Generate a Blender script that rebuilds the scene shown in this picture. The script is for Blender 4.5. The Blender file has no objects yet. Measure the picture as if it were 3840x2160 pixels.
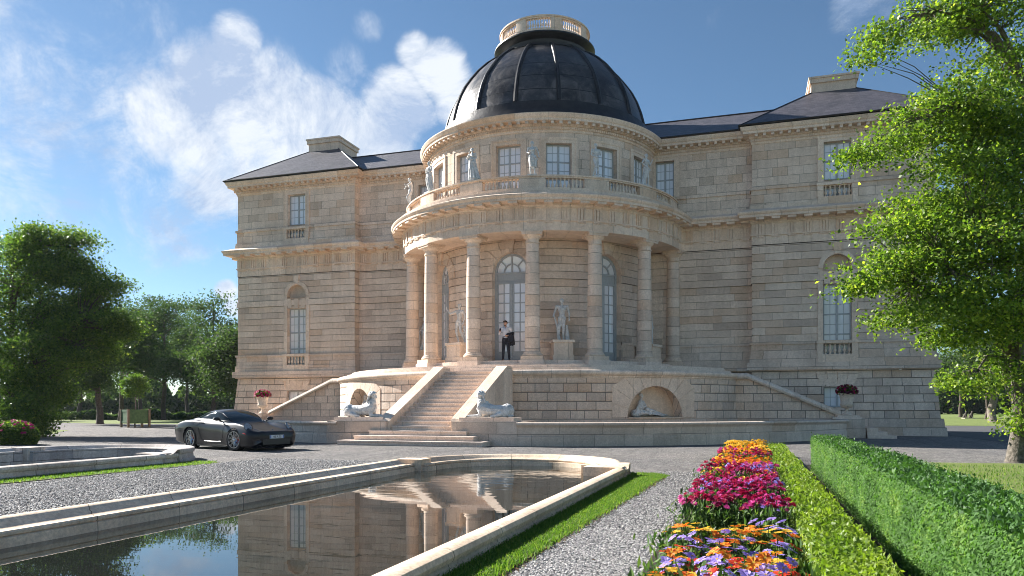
import bpy, bmesh, math, random
import numpy as np
from mathutils import Vector, Matrix, noise as mnoise
PI = math.pi
R = math.radians
sc = bpy.context.scene
COL = sc.collection

# ---------------------------------------------------------------- camera
cd = bpy.data.cameras.new("camera"); cam = bpy.data.objects.new("camera", cd); COL.objects.link(cam)
cam.location = (11.27, -40.0, 1.33)
cam.rotation_euler = (R(90), 0, R(17.63))
cd.sensor_width = 36; cd.lens = 36*2833/3840
cd.shift_y = (1530-1080)/3840
cd.clip_start = 0.1; cd.clip_end = 3000
sc.camera = cam
sc.view_settings.view_transform = 'Standard'
sc.view_settings.look = 'None'
sc.view_settings.exposure = 1.6
sc.view_settings.gamma = 1
sc.cycles.max_bounces = 8
sc.cycles.transparent_max_bounces = 12
sc.cycles.caustics_reflective = False; sc.cycles.caustics_refractive = False
sc.cycles.use_denoising = True
sc.cycles.filter_width = 0.95
sc.cycles.adaptive_threshold = 0.006

# ---------------------------------------------------------------- sun and sky
SUN_EL = 30.0
SUN_AZ = Vector((-0.968, 0.25, 0)).normalized()          # horizontal direction towards the sun
sd = bpy.data.lights.new("sun", 'SUN'); sun = bpy.data.objects.new("sun", sd); COL.objects.link(sun)
sd.energy = 4.7; sd.angle = R(0.6); sd.color = (1.0, 0.955, 0.89)
sdir = Vector((SUN_AZ.x*math.cos(R(SUN_EL)), SUN_AZ.y*math.cos(R(SUN_EL)), math.sin(R(SUN_EL))))
sun.rotation_euler = sdir.to_track_quat('Z', 'Y').to_euler()
sun.location = (-40, 10, 30)

def pxdir(px, py):
    "unit world direction of a line of sight (for placing the clouds in the sky)"
    th = R(17.63); F = Vector((-math.sin(th), math.cos(th), 0)); Rt = Vector((math.cos(th), math.sin(th), 0))
    return (F*2833 + Rt*(px-1920) + Vector((0, 0, 1530-py))).normalized()

w = bpy.data.worlds.new("World"); sc.world = w; w.use_nodes = True
nt = w.node_tree; nt.nodes.clear()
def wn(t, **k):
    n = nt.nodes.new(t)
    for a, b in k.items(): setattr(n, a, b)
    return n
wl = nt.links.new
out = wn('ShaderNodeOutputWorld'); bg = wn('ShaderNodeBackground'); wl(bg.outputs[0], out.inputs[0])
sky = wn('ShaderNodeTexSky', sky_type='NISHITA', sun_disc=False)
sky.sun_elevation = R(SUN_EL); sky.sun_rotation = math.atan2(SUN_AZ.x, SUN_AZ.y)
sky.air_density = 0.9; sky.dust_density = 0.15; sky.ozone_density = 3.0; sky.altitude = 100
bg.inputs[1].default_value = 0.0455
tc = wn('ShaderNodeTexCoord')
def math_(op, a, b=None, clamp=False):
    m = wn('ShaderNodeMath', operation=op, use_clamp=clamp)
    for i, v in enumerate((a, b)):
        if v is None: continue
        if isinstance(v, (int, float)): m.inputs[i].default_value = v
        else: wl(v, m.inputs[i])
    return m.outputs[0]
vec = tc.outputs['Generated']
# cloud masses: (px, py, radius px, weight)
BLOBS = [(820,330,230,1.0),(960,420,260,1.0),(690,470,240,.9),(1180,520,260,1.0),(880,160,110,.95),(1350,600,230,.85),
         (1500,400,170,1.0),(1650,270,140,1.0),(1560,200,90,.8),(1420,520,180,.9),(1700,380,110,.8),(560,640,240,.6),
         (780,680,220,.7),(1000,640,220,.8),(250,420,400,.43),(450,140,380,.38),(60,120,300,.36),(100,600,380,.40),(850,1090,56,1.05),(880,1150,60,.9),
         (650,760,330,.56),(250,760,330,.44),(1290,260,120,.42),(1390,100,80,.36),(2700,80,70,.32),(3230,20,160,.40),(330,700,160,.5),
         (-900,500,700,.6),(-1500,900,500,.7),(4600,700,500,.5)]
acc = None
for bx, by, br, bw in BLOBS:
    d = pxdir(bx, by)
    v = wn('ShaderNodeVectorMath', operation='DISTANCE'); wl(vec, v.inputs[0]); v.inputs[1].default_value = d
    mr = wn('ShaderNodeMapRange', interpolation_type='SMOOTHSTEP'); wl(v.outputs['Value'], mr.inputs[0])
    rr = br/2833.0*0.93
    mr.inputs[1].default_value = rr*1.25; mr.inputs[2].default_value = rr*0.35
    mr.inputs[3].default_value = 0; mr.inputs[4].default_value = bw
    acc = mr.outputs[0] if acc is None else math_('MAXIMUM', acc, mr.outputs[0])
# sky behind the camera carries loose cumulus as well (seen in panes and paintwork)
def fbm(scale, detail, rough, dist=0.0, off=(0,0,0), sc_=(1,1,1)):
    mp = wn('ShaderNodeMapping'); wl(vec, mp.inputs[0]); mp.inputs[1].default_value = off; mp.inputs[3].default_value = sc_
    n = wn('ShaderNodeTexNoise'); wl(mp.outputs[0], n.inputs['Vector'])
    n.inputs['Scale'].default_value = scale; n.inputs['Detail'].default_value = detail
    n.inputs['Roughness'].default_value = rough; n.inputs['Distortion'].default_value = dist
    return n.outputs['Fac']
n1 = fbm(8, 14, .70, .5, (2.3,1.1,0), (1,1,1.3)); n2 = fbm(3.2, 8, .6, 0.6, (5,1,3), (1,1,2.0))
back = math_('MULTIPLY', math_('SUBTRACT', n2, .42, True), 2.2, True)
dotv = wn('ShaderNodeVectorMath', operation='DOT_PRODUCT'); wl(vec, dotv.inputs[0]); dotv.inputs[1].default_value = (.3, -.95, 0)
behind = math_('MULTIPLY', math_('ADD', dotv.outputs['Value'], .1, True), 2.0, True)
acc = math_('MAXIMUM', acc, math_('MULTIPLY', back, behind))
dens = math_('ADD', acc, math_('MULTIPLY', math_('SUBTRACT', n1, .5), 1.9))
mask = wn('ShaderNodeMapRange', interpolation_type='SMOOTHSTEP'); wl(dens, mask.inputs[0])
mask.inputs[1].default_value = .22; mask.inputs[2].default_value = .90; mask.inputs[3].default_value = 0; mask.inputs[4].default_value = .96
mask2 = math_('MULTIPLY', mask.outputs[0], math_('MULTIPLY', acc, 2.2, True))
ccol = wn('ShaderNodeValToRGB'); wl(fbm(8, 12, .68, .5, (2.36,1.13,.05)), ccol.inputs[0])
ccol.color_ramp.elements[0].position = .40; ccol.color_ramp.elements[0].color = (3.5, 4.4, 6.0, 1)
ccol.color_ramp.elements[1].position = .56; ccol.color_ramp.elements[1].color = (6.7, 7.1, 7.6, 1)
mix = wn('ShaderNodeMix', data_type='RGBA'); wl(mask2, mix.inputs[0])
hs = wn('ShaderNodeHueSaturation'); wl(sky.outputs[0], hs.inputs['Color']); hs.inputs['Saturation'].default_value = 1.0; hs.inputs['Value'].default_value = 1.0
tn = wn('ShaderNodeMix', data_type='RGBA', blend_type='MULTIPLY'); tn.inputs[0].default_value = 1; wl(hs.outputs[0], tn.inputs[6]); tn.inputs[7].default_value = (.84, .95, .95, 1); wl(tn.outputs[2], mix.inputs[6]); wl(ccol.outputs[0], mix.inputs[7])
wl(mix.outputs[2], bg.inputs[0])

# ---------------------------------------------------------------- materials
MATS = {}
class NT:
    def __init__(s, name):
        s.m = bpy.data.materials.new(name); s.m.use_nodes = True; s.t = s.m.node_tree
        s.b = s.t.nodes['Principled BSDF']; s.o = s.t.nodes['Material Output']; MATS[name] = s.m
    def n(s, t, ins=None, **k):
        n = s.t.nodes.new(t)
        for a, b in k.items(): setattr(n, a, b)
        for a, b in (ins or {}).items():
            if hasattr(b, 'links') or isinstance(b, bpy.types.NodeSocket): s.t.links.new(b, n.inputs[a])
            else: n.inputs[a].default_value = b
        return n
    def l(s, a, b): s.t.links.new(a, b)
    def math(s, op, a, b=None, clamp=False):
        d = {0: a}
        if b is not None: d[1] = b
        return s.n('ShaderNodeMath', d, operation=op, use_clamp=clamp).outputs[0]
    def mix(s, f, a, b, bt='MIX'):
        return s.n('ShaderNodeMix', {0: f, 6: a, 7: b}, data_type='RGBA', blend_type=bt).outputs[2]
    def noise(s, scale, detail=4, rough=.55, vec=None, dist=0):
        d = {'Scale': scale, 'Detail': detail, 'Roughness': rough, 'Distortion': dist}
        if vec is not None: d['Vector'] = vec
        return s.n('ShaderNodeTexNoise', d).outputs['Fac']
    def pos(s): return s.n('ShaderNodeNewGeometry').outputs['Position']
    def ramp(s, f, *els):
        r = s.n('ShaderNodeValToRGB', {0: f}); cr = r.color_ramp
        while len(cr.elements) < len(els): cr.elements.new(.5)
        for e, (p, c) in zip(cr.elements, els): e.position = p; e.color = (*c, 1)
        return r.outputs[0]
    def bump(s, h, dist=.01, strength=1, normal=None):
        d = {'Height': h, 'Distance': dist, 'Strength': strength}
        if normal is not None: d['Normal'] = normal
        return s.n('ShaderNodeBump', d).outputs[0]
    def set(s, **k):
        for a, b in k.items():
            a = a.replace('_', ' ')
            if isinstance(b, bpy.types.NodeSocket): s.t.links.new(b, s.b.inputs[a])
            else: s.b.inputs[a].default_value = b
        return s.m
def c4(c): return (*c, 1)

def stone(name, c1, c2, row=.37, width=.85, mort=.012, joint=(.13,.10,.075), v0=0.0, u0=0.0, bumpd=.012, rough=.9, grain=1.0, stain=.5):
    s = NT(name)
    uv = s.n('ShaderNodeUVMap').outputs[0]
    mp = s.n('ShaderNodeMapping', {0: uv, 1: (u0, -v0, 0)}).outputs[0]
    br = s.n('ShaderNodeTexBrick', {'Vector': mp, 'Color1': (0,0,0,1), 'Color2': (1,1,1,1), 'Mortar': (.5,.5,.5,1), 'Scale': 1.0,
             'Mortar Size': mort, 'Mortar Smooth': .15, 'Bias': 0.0, 'Brick Width': width, 'Row Height': row}, offset=.5, squash=.72, squash_frequency=3)
    f = s.n('ShaderNodeRGBToBW', {0: br.outputs['Color']}).outputs[0]
    mid = tuple((a+b)/2 for a, b in zip(c1, c2))
    base = s.ramp(f, (0, c1), (.22, mid), (.45, tuple(a*.96 for a in c2)), (.7, c2), (1, (mid[0]*.96, mid[1]*.87, mid[2]*.78)))
    p = s.pos()
    g = s.noise(26*grain, 6, .7, p); st = s.noise(.55, 6, .6, p); g2 = s.noise(7, 5, .6, p)
    base = s.mix(.50, base, s.ramp(g, (.32, (.36,.32,.29)), (.62, (1,1,1))), 'MULTIPLY')
    base = s.mix(.30, base, s.ramp(g2, (.35, (.62,.56,.52)), (.62, (1,1,1))), 'MULTIPLY')
    base = s.mix(stain, base, s.ramp(st, (.35, (.72,.69,.67)), (.6, (1,1,1))), 'MULTIPLY')
    base = s.mix(1.0, base, (1.88,1.75,1.71,1), 'MULTIPLY')
    base = s.mix(br.outputs['Fac'], base, c4(joint)) if mort > 0 else base
    sk = s.noise(1.0, 5, .65, s.n('ShaderNodeMapping', {0: p, 3: (3.2,3.2,.22)}).outputs[0])
    base = s.mix(.5*stain, base, s.ramp(sk, (.40, (.66,.64,.62)), (.56, (1,1,1))), 'MULTIPLY')
    h = s.math('ADD', s.math('MULTIPLY', br.outputs['Fac'], -1.0), s.math('MULTIPLY', s.math('ADD', g, g2), .35))
    return s.set(Base_Color=base, Roughness=rough, Normal=s.bump(h, bumpd))
LA, LB = (0.393,0.339,0.278), (0.540,0.479,0.404)
stone('ashlar', LA, LB, row=.44, width=1.0, mort=.005, joint=(0.211,0.182,0.146), v0=11.6)
stone('channelled', (0.383,0.329,0.275), (0.549,0.484,0.405), row=.372, width=1.7, mort=.0028, joint=(.30,.26,.21), v0=4.62)
stone('rusticated', (0.422,0.364,0.307), (0.558,0.490,0.411), row=.39, width=.84, mort=.014, joint=(0.239,0.203,0.171), v0=.83, bumpd=.03)
stone('trim', (0.478,0.410,0.331), (0.578,0.510,0.423), row=3, width=1.5, mort=.004, joint=(0.286,0.243,0.193), u0=.3)
stone('column_stone', (0.413,0.359,0.301), (0.559,0.495,0.419), row=.50, width=60, mort=.008, joint=(0.247,0.203,0.160), v0=4.1)
stone('step_stone', (0.484,0.434,0.376), (0.562,0.504,0.439), row=9, width=2.6, mort=.005, joint=(0.289,0.253,0.217), stain=.35)
stone('base_stone', (0.395,0.348,0.294), (0.512,0.454,0.389), row=.42, width=1.5, mort=.006, joint=(0.211,0.182,0.153), v0=0)
stone('pool_stone', (.50,.42,.31), (.60,.52,.40), row=9, width=1.7, mort=.005, joint=(.16,.12,.08), stain=.8)
stone('coping_stone', (0.503,0.453,0.381), (0.601,0.543,0.457), row=9, width=1.7, mort=.005, joint=(0.191,0.162,0.133), stain=.75)
stone('plaster', (.46,.40,.32), (.50,.43,.345), row=50, width=50, mort=0, stain=.5)
stone('worn_stone', (.30,.30,.30), (.42,.41,.38), row=9, width=1.9, mort=.006, joint=(.08,.07,.06), stain=1)
s = NT('marble'); p = s.pos()
v1 = s.noise(5, 8, .65, p, 1.2); v2 = s.noise(28, 4, .6, p)
s.set(Base_Color=s.mix(.6, s.ramp(v1, (.32,(.52,.515,.50)), (.58,(.82,.81,.79))), s.ramp(v2, (.3,(.5,.5,.5)), (.65,(1,1,1))), 'MULTIPLY'), Roughness=.65, Normal=s.bump(v1, .05))
# lead dome
s = NT('lead'); p = s.pos()
uv = s.n('ShaderNodeUVMap').outputs[0]
wv = s.n('ShaderNodeSeparateXYZ', {0: uv}).outputs[1]
seam = s.math('LESS_THAN', s.math('FRACT', s.math('DIVIDE', wv, .82)), .05)
n = s.noise(1.3, 9, .68, p, .5); n2 = s.noise(.45, 5, .6, p, 1.0)
col = s.ramp(n, (.34,(.008,.008,.010)), (.44,(.032,.031,.033)), (.54,(.085,.077,.073)), (.66,(.19,.17,.16)))
col = s.mix(.35, col, s.ramp(n2, (.4,(.022,.019,.018)), (.6,(.075,.08,.09))))
col = s.mix(seam, col, (.008,.008,.009,1))
s.set(Base_Color=col, Metallic=.25, Roughness=s.ramp(n, (.35,(.30,)*3), (.7,(.5,)*3)), Normal=s.bump(s.math('SUBTRACT', n, s.math('MULTIPLY', seam, .6)), .03))
s = NT('lead_dark'); p = s.pos(); n = s.noise(3, 6, .6, p)
s.set(Base_Color=s.ramp(n, (.3,(.010,.010,.011)), (.7,(.032,.030,.030))), Metallic=.2, Roughness=.42, Normal=s.bump(n, .02))
s = NT('slate'); uv = s.n('ShaderNodeUVMap').outputs[0]; p = s.pos()
br = s.n('ShaderNodeTexBrick', {'Vector': uv, 'Color1': (.05,.05,.06,1), 'Color2': (.105,.10,.115,1), 'Mortar': (.035,.035,.04,1), 'Scale': 1.0,
             'Mortar Size': .008, 'Mortar Smooth': .1, 'Bias': 0.1, 'Brick Width': .26, 'Row Height': .17})
n = s.noise(1.1, 7, .65, p)
s.set(Base_Color=s.mix(.5, br.outputs['Color'], s.ramp(n, (.35,(.6,.6,.62)), (.65,(1.3,1.22,1.2))), 'MULTIPLY'), Roughness=.5, Normal=s.bump(br.outputs['Fac'], -.01))
def flat(name, col, rough=.6, metal=0, **k):
    s = NT(name); return s.set(Base_Color=c4(col), Roughness=rough, Metallic=metal, **k)
def speck(name, ca, cb, scale, rough=.7, bump=.01, **k):
    s = NT(name); n = s.noise(scale, 5, .6, s.pos())
    return s.set(Base_Color=s.ramp(n, (.35, ca), (.65, cb)), Roughness=rough, Normal=s.bump(n, bump), **k)
speck('joinery', (.36,.38,.39), (.44,.46,.47), 12, .45, .003)
s = NT('pane'); p = s.pos(); n = s.noise(1.6, 2, .5, p)
s.set(Base_Color=(.90,.90,.93,1), Roughness=.08, Metallic=.08, Normal=s.bump(n, .02), IOR=1.6)
s = NT('blind'); s.set(Base_Color=(.42,.385,.35,1), Roughness=.9)
# gravel
s = NT('gravel'); p = s.pos()
vo = s.n('ShaderNodeTexVoronoi', {'Vector': p, 'Scale': 34.0, 'Randomness': 1.0}, feature='F1')
cr = s.n('ShaderNodeRGBToBW', {0: vo.outputs['Color']}).outputs[0]
vo2 = s.n('ShaderNodeTexVoronoi', {'Vector': p, 'Scale': 13.0}, feature='F1'); gr = s.noise(11, 6, .8, p)
big = s.noise(.35, 5, .6, p); mid = s.noise(3.2, 4, .6, p)
col = s.ramp(cr, (.08,(.08,.08,.085)), (.35,(.20,.195,.19)), (.6,(.34,.33,.32)), (.85,(.48,.46,.445)), (1,(.58,.56,.54)))
col = s.mix(.6, col, s.ramp(vo.outputs['Distance'], (.15,(1,1,1)), (.75,(.20,.20,.22))), 'MULTIPLY')
col = s.mix(.7, col, s.ramp(mid, (.34,(.60,.60,.62)), (.6,(1.15,1.13,1.10))), 'MULTIPLY')
col = s.mix(.75, col, s.ramp(gr, (.36,(.55,.55,.57)), (.62,(1.35,1.33,1.30))), 'MULTIPLY')
ruts = s.noise(1.0, 4, .6, s.n('ShaderNodeMapping', {0: p, 3: (1.6,.25,1)}).outputs[0], .6)
col = s.mix(.45, col, s.ramp(ruts, (.38,(.66,.65,.64)), (.56,(1.08,1.07,1.05))), 'MULTIPLY')
col = s.mix(.6, col, s.ramp(big, (.35,(.80,.80,.83)), (.65,(1.1,1.07,1.02))), 'MULTIPLY')
h = s.math('ADD', s.math('MULTIPLY', vo.outputs['Distance'], -1.0), s.math('MULTIPLY', vo2.outputs['Distance'], -.5))
s.set(Base_Color=col, Roughness=.9, Normal=s.bump(h, .045))
s = NT('pebble'); oi = s.n('ShaderNodeAttribute', attribute_name='lv').outputs['Fac']
s.set(Base_Color=s.ramp(oi, (0,(.07,.07,.08)), (.35,(.19,.185,.18)), (.75,(.37,.355,.34)), (1,(.54,.52,.50))), Roughness=.8)
s = NT('asphalt'); p = s.pos(); n = s.noise(60, 3, .7, p); n2 = s.noise(.6, 4, .6, p)
s.set(Base_Color=s.mix(.5, s.ramp(n, (.3,(.035,.037,.042)), (.7,(.11,.11,.115))), s.ramp(n2, (.4,(.6,.6,.6)), (.6,(1,1,1))), 'MULTIPLY'), Roughness=.9, Normal=s.bump(n, .01))
def grassm(name, a, b, c):
    s = NT(name); p = s.pos(); n = s.noise(45, 6, .75, p); n2 = s.noise(1.2, 5, .6, p)
    col = s.mix(.6, s.ramp(n, (.28, a), (.5, b), (.75, c)), s.ramp(n2, (.35,(.65,.7,.6)), (.65,(1.15,1.1,.95))), 'MULTIPLY')
    s.set(Base_Color=col, Roughness=.9, Normal=s.bump(n, .05)); return s.m
grassm('lawn', (.08,.12,.025), (.17,.22,.05), (.34,.33,.12))
grassm('soil', (.02,.017,.012), (.045,.035,.025), (.08,.06,.045))
def leafm(name, els, trans=.45, rough=.45):
    "leaf surface: tint per leaf from the attribute lv, thin translucent blade"
    s = NT(name); a = s.n('ShaderNodeAttribute', attribute_name='lv').outputs['Fac']
    col = s.ramp(a, *els)
    s.set(Base_Color=col, Roughness=rough); s.b.inputs['Specular IOR Level'].default_value = .35
    tr = s.n('ShaderNodeBsdfTranslucent', {0: s.mix(1.0, col, (1.5,1.7,.6,1), 'MULTIPLY')})
    mx = s.n('ShaderNodeMixShader', {0: trans, 1: s.b.outputs[0], 2: tr.outputs[0]})
    s.l(mx.outputs[0], s.o.inputs[0]); return s.m
leafm('leaf_lime', ((0,(.04,.085,.016)), (.4,(.12,.20,.03)), (.8,(.27,.35,.05)), (1,(.50,.52,.12))), .45, .45)
leafm('leaf_dark', ((0,(.035,.07,.018)), (.5,(.085,.15,.032)), (.85,(.15,.22,.05)), (1,(.25,.29,.07))), .48)
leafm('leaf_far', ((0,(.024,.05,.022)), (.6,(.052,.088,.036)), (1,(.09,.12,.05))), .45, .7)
leafm('leaf_laurel', ((0,(.025,.07,.02)), (.5,(.06,.14,.035)), (.9,(.11,.22,.055)), (1,(.17,.28,.07))), .3, .55)
leafm('leaf_hedge', ((0,(.045,.11,.02)), (.5,(.085,.19,.035)), (1,(.19,.28,.05))), .35, .7)
leafm('leaf_box', ((0,(.07,.14,.02)), (.45,(.17,.25,.035)), (.8,(.23,.29,.045)), (1,(.38,.38,.06))), .4, .45)
leafm('grass_blade', ((0,(.05,.12,.014)), (.5,(.11,.21,.03)), (.9,(.20,.29,.06)), (1,(.32,.33,.12))), .45, .6)
leafm('flower_leaf', ((0,(.03,.07,.02)), (.6,(.07,.14,.04)), (1,(.16,.23,.07))), .3, .5)
def petal(name, a, b):
    s = NT(name); t = s.n('ShaderNodeAttribute', attribute_name='lv').outputs['Fac']
    col = s.ramp(t, (0, a), (1, b)); s.set(Base_Color=col, Roughness=.6)
    tr = s.n('ShaderNodeBsdfTranslucent', {0: col}); mx = s.n('ShaderNodeMixShader', {0: .35, 1: s.b.outputs[0], 2: tr.outputs[0]})
    s.l(mx.outputs[0], s.o.inputs[0]); return s.m
petal('petal_orange', (.72,.12,.01), (.85,.36,.02)); petal('petal_yellow', (.80,.46,.02), (.86,.62,.08))
petal('petal_crimson', (.28,.002,.03), (.55,.012,.12)); petal('petal_magenta', (.46,.02,.20), (.72,.14,.42))
petal('petal_violet', (.26,.18,.62), (.56,.44,.84)); petal('petal_red', (.65,.03,.01), (.78,.10,.03))
petal('flower_eye', (.55,.32,.02), (.75,.5,.05)); petal('petal_pink', (.45,.03,.13), (.68,.10,.26)); petal('petal_plum', (.07,.004,.02), (.14,.012,.045))
speck('bark', (.045,.035,.028), (.13,.10,.08), 14, .95, .05)
speck('bark_pale', (.12,.10,.085), (.26,.22,.19), 16, .95, .06)
# water
s = NT('pool_water'); p = s.pos()
mp = s.n('ShaderNodeMapping', {0: p, 3: (.6,1.9,1)}).outputs[0]
farw = s.n('ShaderNodeMapRange', {0: s.n('ShaderNodeSeparateXYZ', {0: p}).outputs[1], 1: -30.0, 2: -24.0, 3: .05, 4: .9}).outputs[0]
n = s.noise(1.5, 3, .5, mp, .4)
s.set(Base_Color=(.016,.019,.017,1), Roughness=.012, IOR=1.5, Normal=s.bump(s.math('MULTIPLY', n, farw), .014))
s.b.inputs['Specular IOR Level'].default_value = 1.0; s.b.inputs['Coat Weight'].default_value = .0
# car
s = NT('car_paint'); s.set(Base_Color=(.005,.006,.010,1), Metallic=.0, Roughness=.35, Specular_IOR_Level=.2, Coat_Weight=.45, Coat_Roughness=.03)
flat('car_glass', (.010,.014,.013), .02, 0, Specular_IOR_Level=.45)
flat('rubber', (.012,.012,.013), .8); flat('black_trim', (.008,.008,.009), .35); flat('rim_metal', (.42,.42,.44), .22, 1.0)
flat('brake_disc', (.2,.2,.2), .35, 1.0); flat('red_lens', (.45,.01,.008), .2); flat('chrome', (.7,.7,.7), .12, 1.0)
flat('lamp_glass', (.30,.32,.34), .08, .3, Coat_Weight=1.0); flat('plate_white', (.72,.74,.76), .4); flat('plate_blue', (.03,.12,.42), .4); flat('plate_black', (.01,.01,.01), .5)
flat('caliper', (.35,.02,.01), .4)
speck('planter_green', (.035,.085,.03), (.07,.14,.05), 6, .7, .004); speck('post_wood', (.10,.075,.05), (.19,.14,.09), 10, .8, .004)
flat('skin', (.52,.29,.20), .55); flat('hair', (.035,.018,.010), .7); flat('shirt', (.62,.62,.66), .8); flat('trousers', (.012,.013,.022), .8)
flat('shoe', (.006,.006,.006), .35); flat('belt', (.01,.008,.006), .4); flat('phone', (.01,.01,.012), .2)

flat('dry_leaf', (.16,.08,.03), .8)
speck('bark_lime', (.07,.06,.045), (.19,.165,.135), 12, .95, .06)
# ---------------------------------------------------------------- helpers
def tag(o, label=None, cat=None, group=None, kind=None):
    if label: o['label'] = label
    if cat: o['category'] = cat
    if group: o['group'] = group
    if kind: o['kind'] = kind
    return o
def empty(name, label, cat, loc=(0,0,0), rz=0, group=None):
    o = bpy.data.objects.new(name, None); COL.objects.link(o); o.location = loc; o.rotation_euler = (0,0,rz)
    o.empty_display_size = .2
    return tag(o, label, cat, group)
def link(name, me, mat, parent=None, smooth=None):
    o = bpy.data.objects.new(name, me); COL.objects.link(o)
    if mat is not None:
        for m in (mat if isinstance(mat, (list, tuple)) else [mat]): me.materials.append(MATS[m] if isinstance(m, str) else m)
    if parent is not None: o.parent = parent
    return o
class MB:
    "collects shapes, builds ONE mesh object; box mapped UVs in metres unless a face brings its own"
    def __init__(s): s.v = []; s.f = []; s.uv = []; s.mi = []; s.cur = 0
    def face(s, pts, uv=None):
        i = len(s.v); s.v.extend([tuple(p) for p in pts]); s.f.append(tuple(range(i, i+len(pts)))); s.uv.append(uv); s.mi.append(s.cur)
    def box(s, x0, x1, y0, y1, z0, z1, M=None):
        P = [(x0,y0,z0),(x1,y0,z0),(x1,y1,z0),(x0,y1,z0),(x0,y0,z1),(x1,y0,z1),(x1,y1,z1),(x0,y1,z1)]
        if M is not None: P = [tuple(M @ Vector(p)) for p in P]
        i = len(s.v); s.v.extend(P)
        for q in ((0,3,2,1),(4,5,6,7),(0,1,5,4),(1,2,6,5),(2,3,7,6),(3,0,4,7)):
            s.f.append(tuple(i+k for k in q)); s.uv.append(None); s.mi.append(s.cur)
    def grid(s, rows, closed_u=False, closed_v=False, uvs=None, flip=False):
        "rows: list of lists of points, shared vertices (smoothable)"
        i = len(s.v); nr = len(rows); nc = len(rows[0])
        for r in rows: s.v.extend([tuple(p) for p in r])
        for a in range(nr if closed_v else nr-1):
            for b in range(nc if closed_u else nc-1):
                a2 = (a+1) % nr; b2 = (b+1) % nc
                q = (i+a*nc+b, i+a*nc+b2, i+a2*nc+b2, i+a2*nc+b)
                u = None
                if uvs: u = (uvs(a,b), uvs(a,b+1), uvs(a+1,b+1), uvs(a+1,b))
                if flip: q = q[::-1]; u = u[::-1] if u else None
                s.f.append(q); s.uv.append(u); s.mi.append(s.cur)
    def tube(s, pts, rads, n=8, cap=True):
        pts = [Vector(p) for p in pts]; rows = []
        up = Vector((0,0,1))
        for k, p in enumerate(pts):
            t = (pts[min(k+1, len(pts)-1)] - pts[max(k-1, 0)]).normalized()
            a = t.cross(up if abs(t.z) < .9 else Vector((1,0,0))).normalized(); b = t.cross(a)
            r = rads[k] if isinstance(rads, (list, tuple)) else rads
            rows.append([p + a*math.cos(q*2*PI/n)*r + b*math.sin(q*2*PI/n)*r for q in range(n)])
        s.grid(rows, closed_u=True, flip=True)
        if cap:
            for r in (rows[0], rows[-1][::-1]): s.face(r)
    def lathe(s, prof, n=24, c=(0,0,0), a0=0, a1=2*PI, ufac=None):
        full = abs(a1-a0-2*PI) < 1e-6; m = n if full else n+1
        rows = [[(c[0]+r*math.cos(a0+(a1-a0)*k/n), c[1]+r*math.sin(a0+(a1-a0)*k/n), c[2]+z) for k in range(m)] for r, z in prof]
        L = [0]
        for (r0,z0),(r1,z1) in zip(prof, prof[1:]): L.append(L[-1]+math.hypot(r1-r0, z1-z0))
        rm = ufac if ufac else max(r for r, z in prof)
        s.grid(rows, closed_u=full, uvs=lambda a, b: (rm*(a0+(a1-a0)*b/n), c[2]+prof[a][1]))
    def build(s, name, mat, parent=None, smooth=None, loc=None):
        me = bpy.data.meshes.new(name)
        me.from_pydata(s.v, [], s.f); me.update()
        ul = me.uv_layers.new(name='UVMap'); co = ul.data
        k = 0; nn = [p.normal.copy() for p in me.polygons]
        buf = np.empty(len(co)*2, dtype=np.float32)
        for fi, f in enumerate(s.f):
            u = s.uv[fi]; nx = nn[fi]
            if u is None:
                ax, ay, az = abs(nx.x), abs(nx.y), abs(nx.z)
                for vi in f:
                    p = s.v[vi]
                    if az >= ax and az >= ay: q = (p[0], p[1])
                    elif ax > ay: q = (p[1], p[2])
                    else: q = (p[0], p[2])
                    buf[2*k] = q[0]; buf[2*k+1] = q[1]; k += 1
            else:
                for q in u: buf[2*k] = q[0]; buf[2*k+1] = q[1]; k += 1
        co.foreach_set('uv', buf)
        if s.mi and max(s.mi) > 0: me.polygons.foreach_set('material_index', s.mi)
        if smooth is not None:
            me.polygons.foreach_set('use_smooth', [True]*len(me.polygons))
            me.set_sharp_from_angle(angle=R(smooth))
        o = link(name, me, mat, parent)
        if loc is not None: o.location = loc
        return o
def dup(o, parent=None, name=None):
    c = o.copy(); COL.objects.link(c); c.parent = parent
    for ch in list(o.children): dup(ch, c)
    return c

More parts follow.
